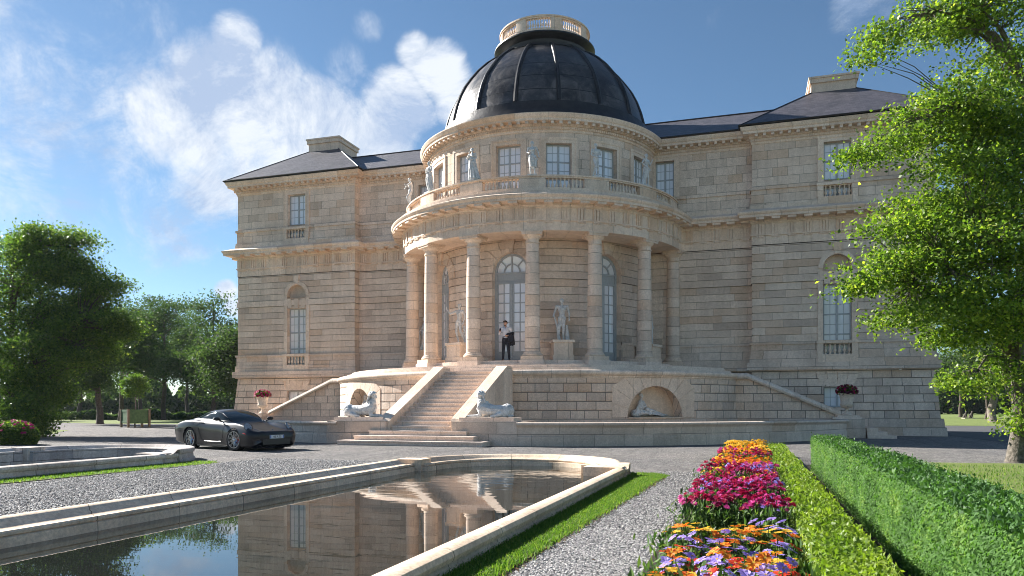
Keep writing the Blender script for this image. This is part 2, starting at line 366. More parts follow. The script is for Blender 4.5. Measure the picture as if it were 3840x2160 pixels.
# --- mapped walls:  (u along the wall, z, d outwards) -> world
YR = 1.17
def flat_map(y0, batter=0.0):
    def f(u, z, d):
        if batter and z < 3.17: d = d + batter*(3.17-z)/2.34
        return (u, y0-d, z)
    f.bat = batter; return f
def side_map(x0, sgn, batter=0.0):
    def f(u, z, d):
        if batter and z < 3.17: d = d + batter*(3.17-z)/2.34
        return (x0+sgn*d, u, z)
    f.bat = batter; return f
def cyl_map(r, yc=YR):
    def f(u, z, d): a = u/r; return ((r+d)*math.sin(a), yc-(r+d)*math.cos(a), z)
    return f
def mbox(mb, M, u0, u1, z0, z1, d0, d1, nu=1):
    for k in range(nu):
        a = u0+(u1-u0)*k/nu; b = u0+(u1-u0)*(k+1)/nu
        mb.face([M(a,z0,d1),M(b,z0,d1),M(b,z1,d1),M(a,z1,d1)], [(a,z0),(b,z0),(b,z1),(a,z1)])
        mb.face([M(a,z1,d1),M(b,z1,d1),M(b,z1,d0),M(a,z1,d0)], [(a,z1),(b,z1),(b,z1+d1-d0),(a,z1+d1-d0)])
        mb.face([M(a,z0,d0),M(b,z0,d0),M(b,z0,d1),M(a,z0,d1)], [(a,z0-d1+d0),(b,z0-d1+d0),(b,z0),(a,z0)])
    mb.face([M(u0,z0,d0),M(u0,z0,d1),M(u0,z1,d1),M(u0,z1,d0)], [(u0-d1+d0,z0),(u0,z0),(u0,z1),(u0-d1+d0,z1)])
    mb.face([M(u1,z0,d1),M(u1,z0,d0),M(u1,z1,d0),M(u1,z1,d1)], [(u1,z0),(u1+d1-d0,z0),(u1+d1-d0,z1),(u1,z1)])
def mpoly(mb, M, pts, d0, d1):
    "convex polygon in (u,z), counter-clockwise as seen from outside, given thickness d0..d1"
    mb.face([M(u,z,d1) for u, z in pts], [tuple(p) for p in pts])
    for k in range(len(pts)):
        a = pts[k]; b = pts[(k+1) % len(pts)]
        mb.face([M(a[0],a[1],d1), M(a[0],a[1],d0), M(b[0],b[1],d0), M(b[0],b[1],d1)], [(a[0],a[1])]*2+[(b[0],b[1])]*2)
def arc_band(mb, M, uc, zc, r0, r1, a0, a1, n, d0, d1):
    for k in range(n):
        p, q = a0+(a1-a0)*k/n, a0+(a1-a0)*(k+1)/n
        mpoly(mb, M, [(uc+r0*math.cos(p), zc+r0*math.sin(p)), (uc+r1*math.cos(p), zc+r1*math.sin(p)),
                      (uc+r1*math.cos(q), zc+r1*math.sin(q)), (uc+r0*math.cos(q), zc+r0*math.sin(q))], d0, d1)
def mwall(mb, M_, u0, u1, rows, ops=(), du=None, reveal=.32, e0=0, e1=0):
    """rows: (z0, z1, d). ops: dict u0,u1,z0,z1,arch(bool). Openings are real holes with reveals."""
    def M(u, z, d):      # outer corners: proud courses run on past the corner to meet the next wall
        D = d+(getattr(M_, 'bat', 0)*(3.17-z)/2.34 if z < 3.17 else 0)
        if e0 and abs(u-u0) < 1e-6: return M_(u-e0*D, z, d)
        if e1 and abs(u-u1) < 1e-6: return M_(u+e1*D, z, d)
        return M_(u, z, d)
    us = {u0, u1}
    for o in ops: us |= {o['u0'], o['u1']}
    us = sorted(us)
    if du:
        ex = []
        for a, b in zip(us, us[1:]):
            k = max(1, int(math.ceil((b-a)/du)))
            ex += [a+(b-a)*i/k for i in range(k)]
        us = ex+[us[-1]]
    zs = set()
    for a, b, d in rows: zs |= {a, b}
    for o in ops: zs |= {o['z0'], o['z1']}
    lo, hi = min(r[0] for r in rows), max(r[1] for r in rows)
    zs = sorted(z for z in zs if lo-1e-6 <= z <= hi+1e-6)
    def dep(z):
        for a, b, d in rows:
            if a-1e-7 <= z <= b+1e-7: return d
        return 0
    inside = lambda u, z: any(o['u0'] < u < o['u1'] and o['z0'] < z < o['z1'] for o in ops)
    for a, b in zip(us, us[1:]):
        um = (a+b)/2; prev = None
        for z0, z1 in zip(zs, zs[1:]):
            zm = (z0+z1)/2; d = dep(zm)
            if inside(um, zm): prev = None; continue
            mb.face([M(a,z0,d),M(b,z0,d),M(b,z1,d),M(a,z1,d)], [(a,z0),(b,z0),(b,z1),(a,z1)])
            if prev is not None and abs(prev-d) > 1e-5:
                mb.face([M(a,z0,prev),M(b,z0,prev),M(b,z0,d),M(a,z0,d)], [(a,z0),(b,z0),(b,z0),(a,z0)])
            prev = d
    for o in ops:
        a, b, z0, z1 = o['u0'], o['u1'], o['z0'], o['z1']; rv = o.get('rev', reveal)
        D = o.get('d', .0)
        if o.get('arch'):
            r = (b-a)/2; zc = z1-r; uc = (a+b)/2; n = 12
            pts = [(uc+r*math.cos(PI*k/n), zc+r*math.sin(PI*k/n)) for k in range(n+1)]
            for (p, q) in zip(pts, pts[1:]):
                c = a if (p[0]+q[0])/2 < uc else b
                mb.face([M(p[0],p[1],D),M(c,p[1],D),M(c,q[1],D),M(q[0],q[1],D)], [(p[0],p[1]),(c,p[1]),(c,q[1]),(q[0],q[1])])
                mb.face([M(p[0],p[1],D),M(q[0],q[1],D),M(q[0],q[1],-rv),M(p[0],p[1],-rv)], [(p[0],p[1]),(q[0],q[1]),(q[0],q[1]+rv),(p[0],p[1]+rv)])
            zt = zc
        else:
            mb.face([M(a,z1,.03),M(b,z1,.03),M(b,z1,-rv),M(a,z1,-rv)], [(a,z1),(b,z1),(b,z1+rv),(a,z1+rv)])
            zt = z1
        mb.face([M(a,z0,.03),M(a,zt,.03),M(a,zt,-rv),M(a,z0,-rv)], [(a,z0),(a,zt),(a+rv,zt),(a+rv,z0)])
        mb.face([M(b,z0,.03),M(b,zt,.03),M(b,zt,-rv),M(b,z0,-rv)], [(b,z0),(b,zt),(b+rv,zt),(b+rv,z0)])
        mb.face([M(a,z0,.03),M(b,z0,.03),M(b,z0,-rv),M(a,z0,-rv)], [(a,z0),(b,z0),(b,z0+rv),(a,z0+rv)])
def sweep(mb, path, prof, closed=False):
    """path: plan points, outside on the right-hand side of travel when going +X along -Y facing wall; prof: (offset out, z)"""
    P = [Vector((p[0], p[1])) for p in path]; n = len(P); rows = []; L = [0]
    for a, b in zip(P, P[1:]): L.append(L[-1]+(b-a).length)
    def nrm(a, b): t = (b-a).normalized(); return Vector((t.y, -t.x))
    for k in range(n):
        if closed: n0 = nrm(P[k-1], P[k]); n1 = nrm(P[k], P[(k+1) % n])
        else:
            n0 = nrm(P[k-1], P[k]) if k > 0 else nrm(P[0], P[1])
            n1 = nrm(P[k], P[k+1]) if k < n-1 else n0
        m = (n0+n1); m = m/max(.35, m.dot(n0)) if m.length > 1e-6 else n0
        rows.append([(P[k].x+m.x*o, P[k].y+m.y*o, z) for o, z in prof])
    S = [0]
    for (a, b), (c, d) in zip(prof, prof[1:]): S.append(S[-1]+math.hypot(c-a, d-b))
    if closed: L.append(L[-1]+(P[0]-P[-1]).length)
    mb.grid(rows, closed_v=closed, uvs=lambda a, b: (L[a], prof[b][1]+ (S[b]*0.0)))
def arcpts(r, a0, a1, n, yc=YR, xc=0):
    return [(xc+r*math.sin(a0+(a1-a0)*k/n), yc-r*math.cos(a0+(a1-a0)*k/n)) for k in range(n+1)]
def prism(mb, pts, z0, z1, top=True, bottom=False):
    n = len(pts)
    if top: mb.face([(x,y,z1) for x, y in pts], [(x,y) for x, y in pts])
    if bottom: mb.face([(x,y,z0) for x, y in pts][::-1])
    L = 0
    for k in range(n):
        a, b = pts[k], pts[(k+1) % n]; d = math.hypot(b[0]-a[0], b[1]-a[1])
        mb.face([(a[0],a[1],z0),(b[0],b[1],z0),(b[0],b[1],z1),(a[0],a[1],z1)], [(L,z0),(L+d,z0),(L+d,z1),(L,z1)]); L += d

def leaves_mesh(name, C, size, mat, parent=None, seed=0, normal_bias=(0,0,1), bias=.5, dirs=None, aspect=2.0, lv=None, fold=.25):
    "C: (n,3) leaf positions. Each leaf is one bent four-cornered blade."
    rg = np.random.default_rng(seed); n = len(C)
    C = np.asarray(C, dtype=np.float64)
    nb = np.asarray(normal_bias, dtype=np.float64)
    N = rg.normal(size=(n,3)); N /= np.linalg.norm(N, axis=1)[:,None]
    N = N*(1-bias)+nb*bias; N /= np.linalg.norm(N, axis=1)[:,None]+1e-9
    T = rg.normal(size=(n,3)) if dirs is None else np.asarray(dirs)+rg.normal(size=(n,3))*.45
    T -= N*np.sum(T*N, axis=1)[:,None]; T /= np.linalg.norm(T, axis=1)[:,None]+1e-9
    B = np.cross(N, T)
    s = (np.asarray(size)*np.ones(n)*rg.uniform(.7,1.3,n))[:,None]
    w_ = s/aspect*.5
    V = np.empty((n,4,3))
    V[:,0] = C-T*s*.5; V[:,1] = C+B*w_+N*s*fold*.3; V[:,2] = C+T*s*.5-N*s*fold*.35; V[:,3] = C-B*w_+N*s*fold*.3
    me = bpy.data.meshes.new(name)
    me.vertices.add(n*4); me.vertices.foreach_set('co', V.reshape(-1).astype(np.float32))
    me.loops.add(n*4); me.loops.foreach_set('vertex_index', np.arange(n*4, dtype=np.int32))
    me.polygons.add(n); me.polygons.foreach_set('loop_start', np.arange(0, n*4, 4, dtype=np.int32))
    me.polygons.foreach_set('loop_total', np.full(n, 4, dtype=np.int32))
    me.update(calc_edges=True)
    at = me.attributes.new('lv', 'FLOAT', 'POINT')
    t = rg.random(n) if lv is None else np.clip(np.asarray(lv)+rg.normal(size=n)*.12, 0, 1)
    at.data.foreach_set('value', np.repeat(t, 4).astype(np.float32))
    return link(name, me, mat, parent)
# ================================================================ the mansion
def build_halves(mb, name, mat, parent):
    "one object per side of the house"
    for sg in (-1, 1):
        m = MB()
        for f, u in zip(mb.f, mb.uv):
            P = [mb.v[i] for i in f]
            if sum(p[0] for p in P)*sg > 0: m.face(P, u)
        if m.f: m.build(name, mat, parent)
def parts_or_stuff(name, mat, parent, items, most=100):
    "items: functions drawing one piece each into a MB; the first ones become parts, the rest one stuff part"
    rest = MB()
    for k, fn in enumerate(items):
        if k < most: m = MB(); fn(m); m.build(name, mat, parent)
        else: fn(rest)
    if rest.f: rest.build(name, mat, parent)['kind'] = 'stuff'
W1, W2, MY = 11.27, 19.5, .55
mansion = empty('mansion', 'pale limestone mansion with black lead dome, columned rotunda and two slate roofed wings', 'mansion')
def rows_join(z0, z1, step, gap, dg, d=0):
    out = []; z = z0
    while z < z1-1e-6:
        e = min(z+step, z1); out += [(z, e-gap, d), (e-gap, e, dg)]; z = e
    return out
CH = rows_join(4.62, 9.456, .372, .026, -.03)
CH = [(a, b, .05 if 7.59 < (a+b)/2 < 7.95 else d) for a, b, d in CH] + [(9.456, 9.58, 0)]
RU = rows_join(.83, 3.17, .39, .03, -.028)
BASE = [(-.15, .42, .17), (.42, .83, .11)]
BAND = [(3.17, 3.22, .13), (3.22, 3.58, .25), (3.58, 3.93, .12), (3.93, 4.5, .06), (4.5, 4.62, .12)]
UP = [(11.2, 11.62, .10), (11.62, 12.28, .04), (12.28, 12.42, .11), (12.42, 14.68, 0)]
mb_base, mb_rust, mb_band, mb_chan, mb_up, mb_mid = (MB() for _ in range(6))
def storeys(Mf, u0, u1, ops=(), du=None, e0=0, e1=0):
    for mb, rows in ((mb_base, BASE), (mb_rust, RU), (mb_band, BAND), (mb_chan, CH), (mb_up, UP)):
        lo, hi = rows[0][0], rows[-1][1]
        mwall(mb, Mf, u0, u1, rows, [o for o in ops if o['z0'] >= lo-.01 and o['z1'] <= hi+.01], du, e0=e0, e1=e1)
    mwall(mb_mid, Mf, u0, u1, [(9.5, 11.25, 0)])
windows = []       # (map, u centre, z0, z1, half width, columns per leaf, rows, depth)
for s_ in (-1, 1):
    uc = s_*15.24
    ops = [dict(u0=uc-.63, u1=uc+.63, z0=1.36, z1=2.37), dict(u0=uc-.64, u1=uc+.64, z0=3.97, z1=4.46),
           dict(u0=uc-.64, u1=uc+.64, z0=4.66, z1=7.42), dict(u0=uc-.65, u1=uc+.65, z0=8.06, z1=8.86, arch=True, rev=.28),
           dict(u0=uc-.62, u1=uc+.62, z0=11.68, z1=12.2), dict(u0=uc-.62, u1=uc+.62, z0=12.5, z1=14.38)]
    a, b = (-W2, -W1) if s_ < 0 else (W1, W2)
    F = flat_map(0, .2)
    storeys(F, a, b, ops, e0=1, e1=1)
    windows += [(F, uc, 1.36, 2.37, .63, 2, 2, 'low'), (F, uc, 3.97, 7.42, .64, 2, 7, 'mid'), (F, uc, 11.68, 14.38, .62, 2, 6, 'up')]
    storeys(side_map(s_*W2, s_, .2), 0, 9.2, e0=1)
    storeys(side_map(s_*W1, -s_, .2), 0, MY+.1, e0=1)
    F2 = flat_map(MY, .2)
    a, b = (-W1, -5.9) if s_ < 0 else (5.9, W1)
    uw = s_*6.87
    storeys(F2, a, b, [dict(u0=uw-.48, u1=uw+.48, z0=12.5, z1=14.38)])
    windows.append((F2, uw, 12.5, 14.38, .48, 2, 4, 'up'))
# niche backs, keystones and arch rings of the wing windows
mb = MB()
for s_ in (-1, 1):
    mbox(mb, flat_map(0), s_*15.24-.8, s_*15.24+.8, 8.0, 9.0, -.30, -.28)
build_halves(mb, 'niche_back', 'plaster', mansion)
mb = MB()
for s_ in (-1, 1):
    uc = s_*15.24; F = flat_map(0)
    arc_band(mb, F, uc, 8.21, .65, .88, 0, PI, 14, .0, .055)
    mpoly(mb, F, [(uc-.13,8.87),(uc+.13,8.87),(uc+.2,9.42),(uc-.2,9.42)], 0, .09)
    for k in (-1, 1):
        mbox(mb, F, uc+k*.77-.12, uc+k*.77+.12, 4.62, 8.05, 0, .045)
    mpoly(mb, F, [(uc-.13,7.42),(uc+.13,7.42),(uc+.16,8.0),(uc-.16,8.0)], 0, .075)
    for k in (-1, 1): mpoly(mb, F, [(uc+k*.46-.14,7.42),(uc+k*.46+.14,7.42),(uc+k*.5+.15,8.0),(uc+k*.5-.15,8.0)], 0, .06)
    # basement flat arch
    for k in (-1.5, -.5, .5, 1.5): mpoly(mb, F, [(uc+k*.36-.165,2.37),(uc+k*.36+.165,2.37),(uc+k*.5+.235,3.12),(uc+k*.5-.235,3.12)], .0, .06+.0001)
build_halves(mb, 'window_arch', 'trim', mansion)
build_halves(mb_base, 'base_course', 'base_stone', mansion); build_halves(mb_rust, 'basement_wall', 'rusticated', mansion)
build_halves(mb_band, 'plinth_band', 'base_stone', mansion); build_halves(mb_chan, 'ground_floor_wall', 'channelled', mansion)
build_halves(mb_up, 'upper_wall', 'ashlar', mansion); build_halves(mb_mid, 'frieze_backing', 'ashlar', mansion)

# --- rotunda: wall behind the columns and the drum above
RI, RD, RF = 6.05, 6.3, 7.75
mbi = MB(); F = cyl_map(RI); DOOR = .93
ops = [dict(u0=R(a)*RI-DOOR, u1=R(a)*RI+DOOR, z0=3.57, z1=8.92, arch=True, rev=.4) for a in (-46.6, 0, 46.6)]
rw = [(3.57, 3.62, .07), (3.62, 4.5, .05), (4.5, 4.62, .10)]+CH
mwall(mbi, F, R(-85)*RI, R(85)*RI, rw, ops, du=.45)
for a in (-46.6, 0, 46.6):
    u = R(a)*RI
    mpoly(mbi, F, [(u-.16,8.92),(u+.16,8.92),(u+.27,9.56),(u-.27,9.56)], 0, .12)
    for q in (22, 45, 68, 112, 135, 158):
        c, s_ = math.cos(R(q)), math.sin(R(q)); t = .02
        # radiating arch blocks, a hair proud of each other
        c2, s2 = math.cos(R(q-20)), math.sin(R(q-20))
        mpoly(mbi, F, [(u+c2*.94,7.99+s2*.94),(u+c2*1.5,7.99+min(1.5,s2*1.55)),(u+c*1.5,7.99+min(1.5,s_*1.55)),(u+c*.94,7.99+s_*.94)], 0, .03+.004*(q % 3))
mbi.build('rotunda_wall', 'channelled', mansion)
mb = MB(); F = cyl_map(RD)
ops = [dict(u0=R(k*22.5)*RD-.62, u1=R(k*22.5)*RD+.62, z0=11.55, z1=14.08) for k in range(-3, 4)]
mwall(mb, F, R(-85)*RD, R(85)*RD, [(11.2, 11.62, .05), (11.62, 14.68, 0)], ops, du=.4)
mb.build('drum_wall', 'ashlar', mansion)
for k in range(-3, 4): windows.append((F, R(k*22.5)*RD, 11.55, 14.08, .62, 2, 6, 'drum'))

# --- windows
def joinery(Fm, uc, z0, z1, hw, cols, rows, d=-.27):
    mb = MB(); t = .065
    for k in (-1, 1): mbox(mb, Fm, uc+k*(hw-t/2)-t/2, uc+k*(hw-t/2)+t/2, z0, z1, d-.03, d+.05)
    mbox(mb, Fm, uc-hw+t, uc+hw-t, z1-t, z1, d-.03, d+.045); mbox(mb, Fm, uc-hw+t, uc+hw-t, z0, z0+t*1.3, d-.03, d+.045)
    mbox(mb, Fm, uc-.05, uc+.05, z0+t, z1-t, d-.03, d+.06)
    H = z1-z0
    for r in range(1, rows):
        z = z0+H*r/rows; tt = .035 if r % 2 == 0 else .014
        for k in (-1, 1): mbox(mb, Fm, min(uc+k*.05, uc+k*(hw-t)), max(uc+k*.05, uc+k*(hw-t)), z-tt, z+tt, d-.02, d+(.035 if r % 2 == 0 else .022))
    for k in (-1, 1):
        for c in range(1, cols):
            u = uc+k*(.05+(hw-t-.05)*c/cols); mbox(mb, Fm, u-.013, u+.013, z0+t, z1-t, d-.02, d+.018)
    return mb
for Fm, uc, z0, z1, hw, cols, rows, kind in windows:
    wob = joinery(Fm, uc, z0, z1, hw, cols, rows).build('window', 'joinery', mansion)
    mb = MB(); nseg = 4
    for k in (-1, 1):
        a, b = sorted((uc+k*.05, uc+k*(hw-.06)))
        mb.face([Fm(a,z0,-.262), Fm(b,z0,-.262), Fm(b,z1,-.262), Fm(a,z1,-.262)])
    mb.build('pane', 'pane', wob)
    mb = MB(); mbox(mb, Fm, uc-hw-.2, uc+hw+.2, z0-.2, z1+.2, -.6, -.5, 1); mb.build('blind', 'blind', wob)
    if kind in ('up', 'drum'):
        mb = MB(); lo = 12.42 if kind == 'up' else 11.62; e = .28
        for k in (-1, 1):
            mbox(mb, Fm, uc+k*(hw+.09)-.09, uc+k*(hw+.09)+.09, lo, z1+.18, 0, .035)
            mbox(mb, Fm, uc+k*(hw+.23)-.05, uc+k*(hw+.23)+.05, lo, z1+.28, 0, .06)
        mbox(mb, Fm, uc-hw, uc+hw, z1, z1+.18, 0, .036, 3); mbox(mb, Fm, uc-hw-.18, uc+hw+.18, z1+.18, z1+.28, 0, .061, 3)
        mb.build('surround', 'trim', wob)
# --- doors of the portico
for a in (-46.6, 0, 46.6):
    F = cyl_map(RI); u = R(a)*RI; d = -.36; mb = MB(); zt, zs = 7.55, 7.99
    for k in (-1, 1): mbox(mb, F, u+k*.875-.055, u+k*.875+.055, 3.57, zs, d, d+.09)
    arc_band(mb, F, u, zs, .82, .93, 0, PI, 16, d, d+.09)
    arc_band(mb, F, u, zs, .40, .46, 0, PI, 12, d, d+.06)
    mbox(mb, F, u-.82, u+.82, zs-.06, zs+.03, d, d+.08); mbox(mb, F, u-.82, u+.82, zt, zs-.06, d, d+.04); mbox(mb, F, u-.82, u+.82, zt-.1, zt, d, d+.085)
    for q in (45, 90, 135):
        c, s_ = math.cos(R(q)), math.sin(R(q)); n_ = .028
        mpoly(mb, F, [(u+c*.46+s_*n_,zs+s_*.46-c*n_),(u+c*.83+s_*n_,zs+s_*.83-c*n_),(u+c*.83-s_*n_,zs+s_*.83+c*n_),(u+c*.46-s_*n_,zs+s_*.46+c*n_)], d, d+.055)
    mbox(mb, F, u-.03, u+.03, zs, zs+.82, d, d+.065)
    mbox(mb, F, u-.055, u+.055, 3.6, zt-.1, d, d+.1)
    for k in (-1, 1):
        mbox(mb, F, u+k*.43-.39, u+k*.43+.39, 3.6, 4.12, d, d+.05); mbox(mb, F, u+k*.44-.28, u+k*.44+.28, 3.7, 4.0, d+.05, d+.065)
        mbox(mb, F, u+k*.44-.02, u+k*.44+.02, 4.12, zt-.1, d, d+.04)
        for e in (.09, .79): mbox(mb, F, u+k*e-.035, u+k*e+.035, 4.12, zt-.1, d, d+.06)
        for r in range(1, 7):
            z = 4.12+(zt-.1-4.12)*r/7; mbox(mb, F, u+k*.44-.33, u+k*.44+.33, z-.022, z+.022, d, d+.045)
    do = mb.build('door', 'joinery', mansion)
    mb = MB()
    P = [(u+.85*math.cos(PI*k/12), zs+.85*math.sin(PI*k/12)) for k in range(13)]
    mb.face([F(x, z, d+.012) for x, z in P])
    for k in (-1, 1):
        x0, x1 = sorted((u+k*.06, u+k*.82)); mb.face([F(x0,4.1,d+.012),F(x1,4.1,d+.012),F(x1,zt,d+.012),F(x0,zt,d+.012)])
    mb.build('pane', 'pane', do)
    mb = MB(); mbox(mb, F, u-1.2, u+1.2, 3.3, 9.2, -.8, -.7, 4); mb.build('blind', 'blind', do)

# --- entablatures swept round the whole front
phl = math.acos((YR-MY)/RF); phu = math.acos((YR-MY)/RD)
def outline(r, ph, n): return [(-W2, 9.2), (-W2, 0), (-W1, 0), (-W1, MY)] + arcpts(r, -ph, ph, n) + [(W1, MY), (W1, 0), (W2, 0), (W2, 9.2)]
mb = MB()
sweep(mb, outline(RF, phl, 64), [(-1.65,9.54),(.02,9.54),(.02,9.95),(.045,9.97),(.085,9.985),(.085,10.045),(.03,10.06),(.03,10.58),(.07,10.60),(.09,10.66),(.13,10.69),(.13,10.80),
     (.62,10.81),(.62,10.93),(.66,10.96),(.70,11.03),(.70,11.08),(.18,11.30),(.12,11.30),(.12,11.5),(-.2,11.5)])
mb.build('lower_entablature', 'trim', mansion)
mb = MB()
sweep(mb, outline(RD, phu, 56), [(-.1,14.60),(.03,14.60),(.05,14.66),(.05,14.71),(.08,14.72),(.08,14.86),(.15,14.88),(.15,15.03),(.44,15.04),(.44,15.15),(.49,15.19),(.56,15.32),(.56,15.37),(-.5,15.45)])
mb.build('upper_entablature', 'trim', mansion)
segs = [(flat_map(0), -W2, -W1), (flat_map(MY), -W1, -7.8), (flat_map(MY), 7.8, W1), (flat_map(0), W1, W2), (side_map(-W2,-1), 0, 9), (side_map(W2,1), 0, 9)]
def rep(u0, u1, step, fn, off=.5):
    n = max(1, round((u1-u0)/step)); s_ = (u1-u0)/n
    for k in range(n): fn(u0+(k+off)*s_)
TR_, MU_ = [], []
def trig(F, u):
    def t(m):
        for k in (-1, 0, 1): mbox(m, F, u+k*.135-.052, u+k*.135+.052, 10.05, 10.53, .02, .075)
        mbox(m, F, u-.20, u+.20, 10.53, 10.585, .02, .085); mbox(m, F, u-.20, u+.20, 9.93, 9.972, .02, .07)
        for k in range(6): mbox(m, F, u-.18+k*.072-.02, u-.18+k*.072+.02, 9.885, 9.93, .02, .06)
    TR_.append(t); MU_.append(lambda m: mbox(m, F, u-.2, u+.2, 10.70, 10.803, .12, .585))
F = cyl_map(RF)
for k in range(-14, 15): trig(F, R(5.75*k)*RF)
for F, a, b in segs: rep(a, b, .76, lambda u, F=F: trig(F, u))
parts_or_stuff('triglyph', 'trim', mansion, TR_); parts_or_stuff('mutule', 'trim', mansion, MU_)
segs[1] = (flat_map(MY), -W1, -6.5); segs[2] = (flat_map(MY), 6.5, W1)
MO_, DE_ = [], []
segs2 = [(cyl_map(RD), -phu*RD, phu*RD)]+segs
for F, a, b in segs2:
    rep(a, b, .385, lambda u, F=F: MO_.append(lambda m: mbox(m, F, u-.075, u+.075, 14.90, 15.036, .14, .40)))
    rep(a, b, .112, lambda u, F=F: DE_.append(lambda m: mbox(m, F, u-.037, u+.037, 14.735, 14.84, .07, .125)))
parts_or_stuff('modillion', 'trim', mansion, MO_); parts_or_stuff('dentil', 'trim', mansion, DE_)

# portico ceiling ring, inner architrave, balcony floor
mb = MB(); mb.lathe([(5.9, 9.56), (6.45, 9.56), (6.45, 9.9), (7.2, 9.9), (7.2, 9.535)], 64, (0, YR, 0), -PI, 0)
mb.build('portico_ceiling', 'plaster', mansion)
mb = MB(); prism(mb, arcpts(8.2, -R(86), R(86), 48), 11.1, 11.29); mb.build('balcony_floor', 'base_stone', mansion)

# --- columns
def column_parts(root, half=False):
    mb = MB()
    prof = [(.36+.0, 3.97)]
    for k in range(9):
        t = k/8; prof.append((.362-.052*t**1.6, 4.0+5.02*t))
    mb.lathe(prof, 28, ufac=.36); shaft = mb.build('shaft', 'column_stone', root, 40)
    mb = MB(); mb.box(-.51,.51,-.51,.51,3.56,3.745); mb.lathe([(.0,3.745),(.46,3.745),(.485,3.79),(.475,3.85),(.43,3.885),(.42,3.90),(.42,3.93),(.385,3.945),(.365,3.98),(.36,3.99)], 28)
    mb.build('base', 'trim', root, 35)
    mb = MB(); mb.box(-.56,.56,-.56,.56,3.22,3.56); mb.build('pedestal', 'step_stone', root)
    mb = MB(); mb.lathe([(.312,8.98),(.345,9.0),(.35,9.03),(.345,9.06),(.312,9.075),(.312,9.2),(.33,9.205),(.335,9.235),(.36,9.25),(.41,9.29),(.445,9.345),(.45,9.37),(0,9.37)], 28)
    mb.box(-.475,.475,-.475,.475,9.37,9.46); mb.box(-.505,.505,-.505,.505,9.462,9.538); mb.build('capital', 'trim', root, 35)
col0 = bpy.data.objects.new('column', None); COL.objects.link(col0); col0.parent = mansion; col0.empty_display_size = .2
column_parts(col0)
first = True
for a in (-85.2, -58.3, -34.95, -11.6, 11.6, 34.95, 58.3, 85.2):
    c = col0 if first else dup(col0, mansion); first = False
    c.location = (7.33*math.sin(R(a)), YR-7.33*math.cos(R(a)), 0); c.rotation_euler = (0, 0, R(a))

# --- balustrades
def baluster_mesh(h, r):
    mb = MB(); P = [(.62,0),(.62,.09),(.35,.12),(.42,.17),(.80,.27),(.88,.34),(.80,.43),(.5,.56),(.34,.68),(.32,.78),(.45,.81),(.45,.84),(.34,.86),(.60,.91),(.60,1.0)]
    mb.lathe([(0.001,0)]+[(a*r, z*h) for a, z in P], 10); return mb
def put_balusters(parent, F, u0, u1, z0, z1, n, r, proto=[None], d=-.1):
    o0 = None
    for k in range(n):
        u = u0+(u1-u0)*(k+.5)/n; p = F(u, z0, d)
        if o0 is None: o = baluster_mesh(z1-z0, r).build('baluster', 'coping_stone', parent, 50); o0 = o
        else: o = o0.copy(); COL.objects.link(o); o.parent = parent
        o.location = p
F = cyl_map(7.58); mb = MB(); RB = 7.58
e = R(84)*RB
mbox(mb, F, -e, e, 11.28, 11.50, -.32, .0, 60); mbox(mb, F, -e, e, 12.03, 12.09, -.30, .0, 60); mbox(mb, F, -e, e, 12.09, 12.16, -.34, .05, 60)
for a in (-58.3, -34.95, -11.6, 11.6, 34.95, 58.3): mbox(mb, F, R(a)*RB-.62, R(a)*RB+.62, 11.5, 12.03, -.28, .015, 4)
for s_ in (-1, 1): mbox(mb, F, s_*R(79)*RB-.55, s_*R(79)*RB+.55, 11.5, 12.03, -.28, -.002, 3)
bal = mb.build('balcony_balustrade', 'trim', mansion)
for a, b in ((-50.0,-43.2),(-29.8,-16.7),(-6.4,6.4),(16.7,29.8),(40,53),(63.2,74.5),(-53,-40),(-74.5,-63.2)):
    if a == -50.0: continue
    put_balusters(bal, F, R(a)*RB, R(b)*RB, 11.5, 12.03, 9, .085, d=-.14)
for s_ in (-1, 1):
    for z0, z1 in ((3.97, 4.46), (11.68, 12.2)):
        mb = MB(); uc = s_*15.24; Fw = flat_map(0)
        mbox(mb, Fw, uc-.95, uc+.95, z1+.04, z1+.17, 0, .16); mbox(mb, Fw, uc-.9, uc+.9, z0-.4, z0-.0, .0, .14)
        for k in (-1, 1): mbox(mb, Fw, uc+k*.78-.14, uc+k*.78+.14, z0, z1+.04, 0, .13)
        bb = mb.build('window_balustrade', 'trim', mansion)
        put_balusters(bb, Fw, uc-.64, uc+.64, z0, z1+.04, 6, .085, d=.0)

# --- dome
DC = (0, 1.6, 0)
dome_prof = [(6.45,15.42),(6.1,15.75),(5.92,16.2),(5.84,16.52),(5.62,16.60),(5.55,16.95),(5.42,17.45),(5.2,18.05),(4.92,18.6),(4.55,19.12),(4.12,19.66),(3.62,20.15),(3.1,20.55),(2.62,20.82)]
mb = MB(); mb.lathe(dome_prof[4:], 96, DC); dome = mb.build('dome', 'lead', mansion, 40)
mb = MB(); mb.lathe([(6.6,15.38)]+dome_prof[:5], 96, DC); mb.build('dome_skirt', 'lead_dark', mansion, 30)
def rib_mb():
    mb = MB(); P = dome_prof[4:]; rows = []
    for k, (r, z) in enumerate(P):
        (ra, za), (rb, zb) = P[max(0,k-1)], P[min(len(P)-1,k+1)]
        n = Vector((zb-za, -(rb-ra))).normalized(); w_ = .085
        rows.append([(r+n.x*o, y, z+n.y*o) for o, y in ((0,-w_-.03),(.09,-w_),(.12,0),(.09,w_),(0,w_+.03))])
    mb.grid(rows); return mb
rib0 = rib_mb().build('rib', 'lead_dark', dome, 30); rib0.location = DC; rib0.rotation_euler = (0,0,-PI/2)
for k in range(1, 16):
    c = rib0.copy(); COL.objects.link(c); c.parent = dome; c.rotation_euler = (0,0,-PI/2+k*PI/8)
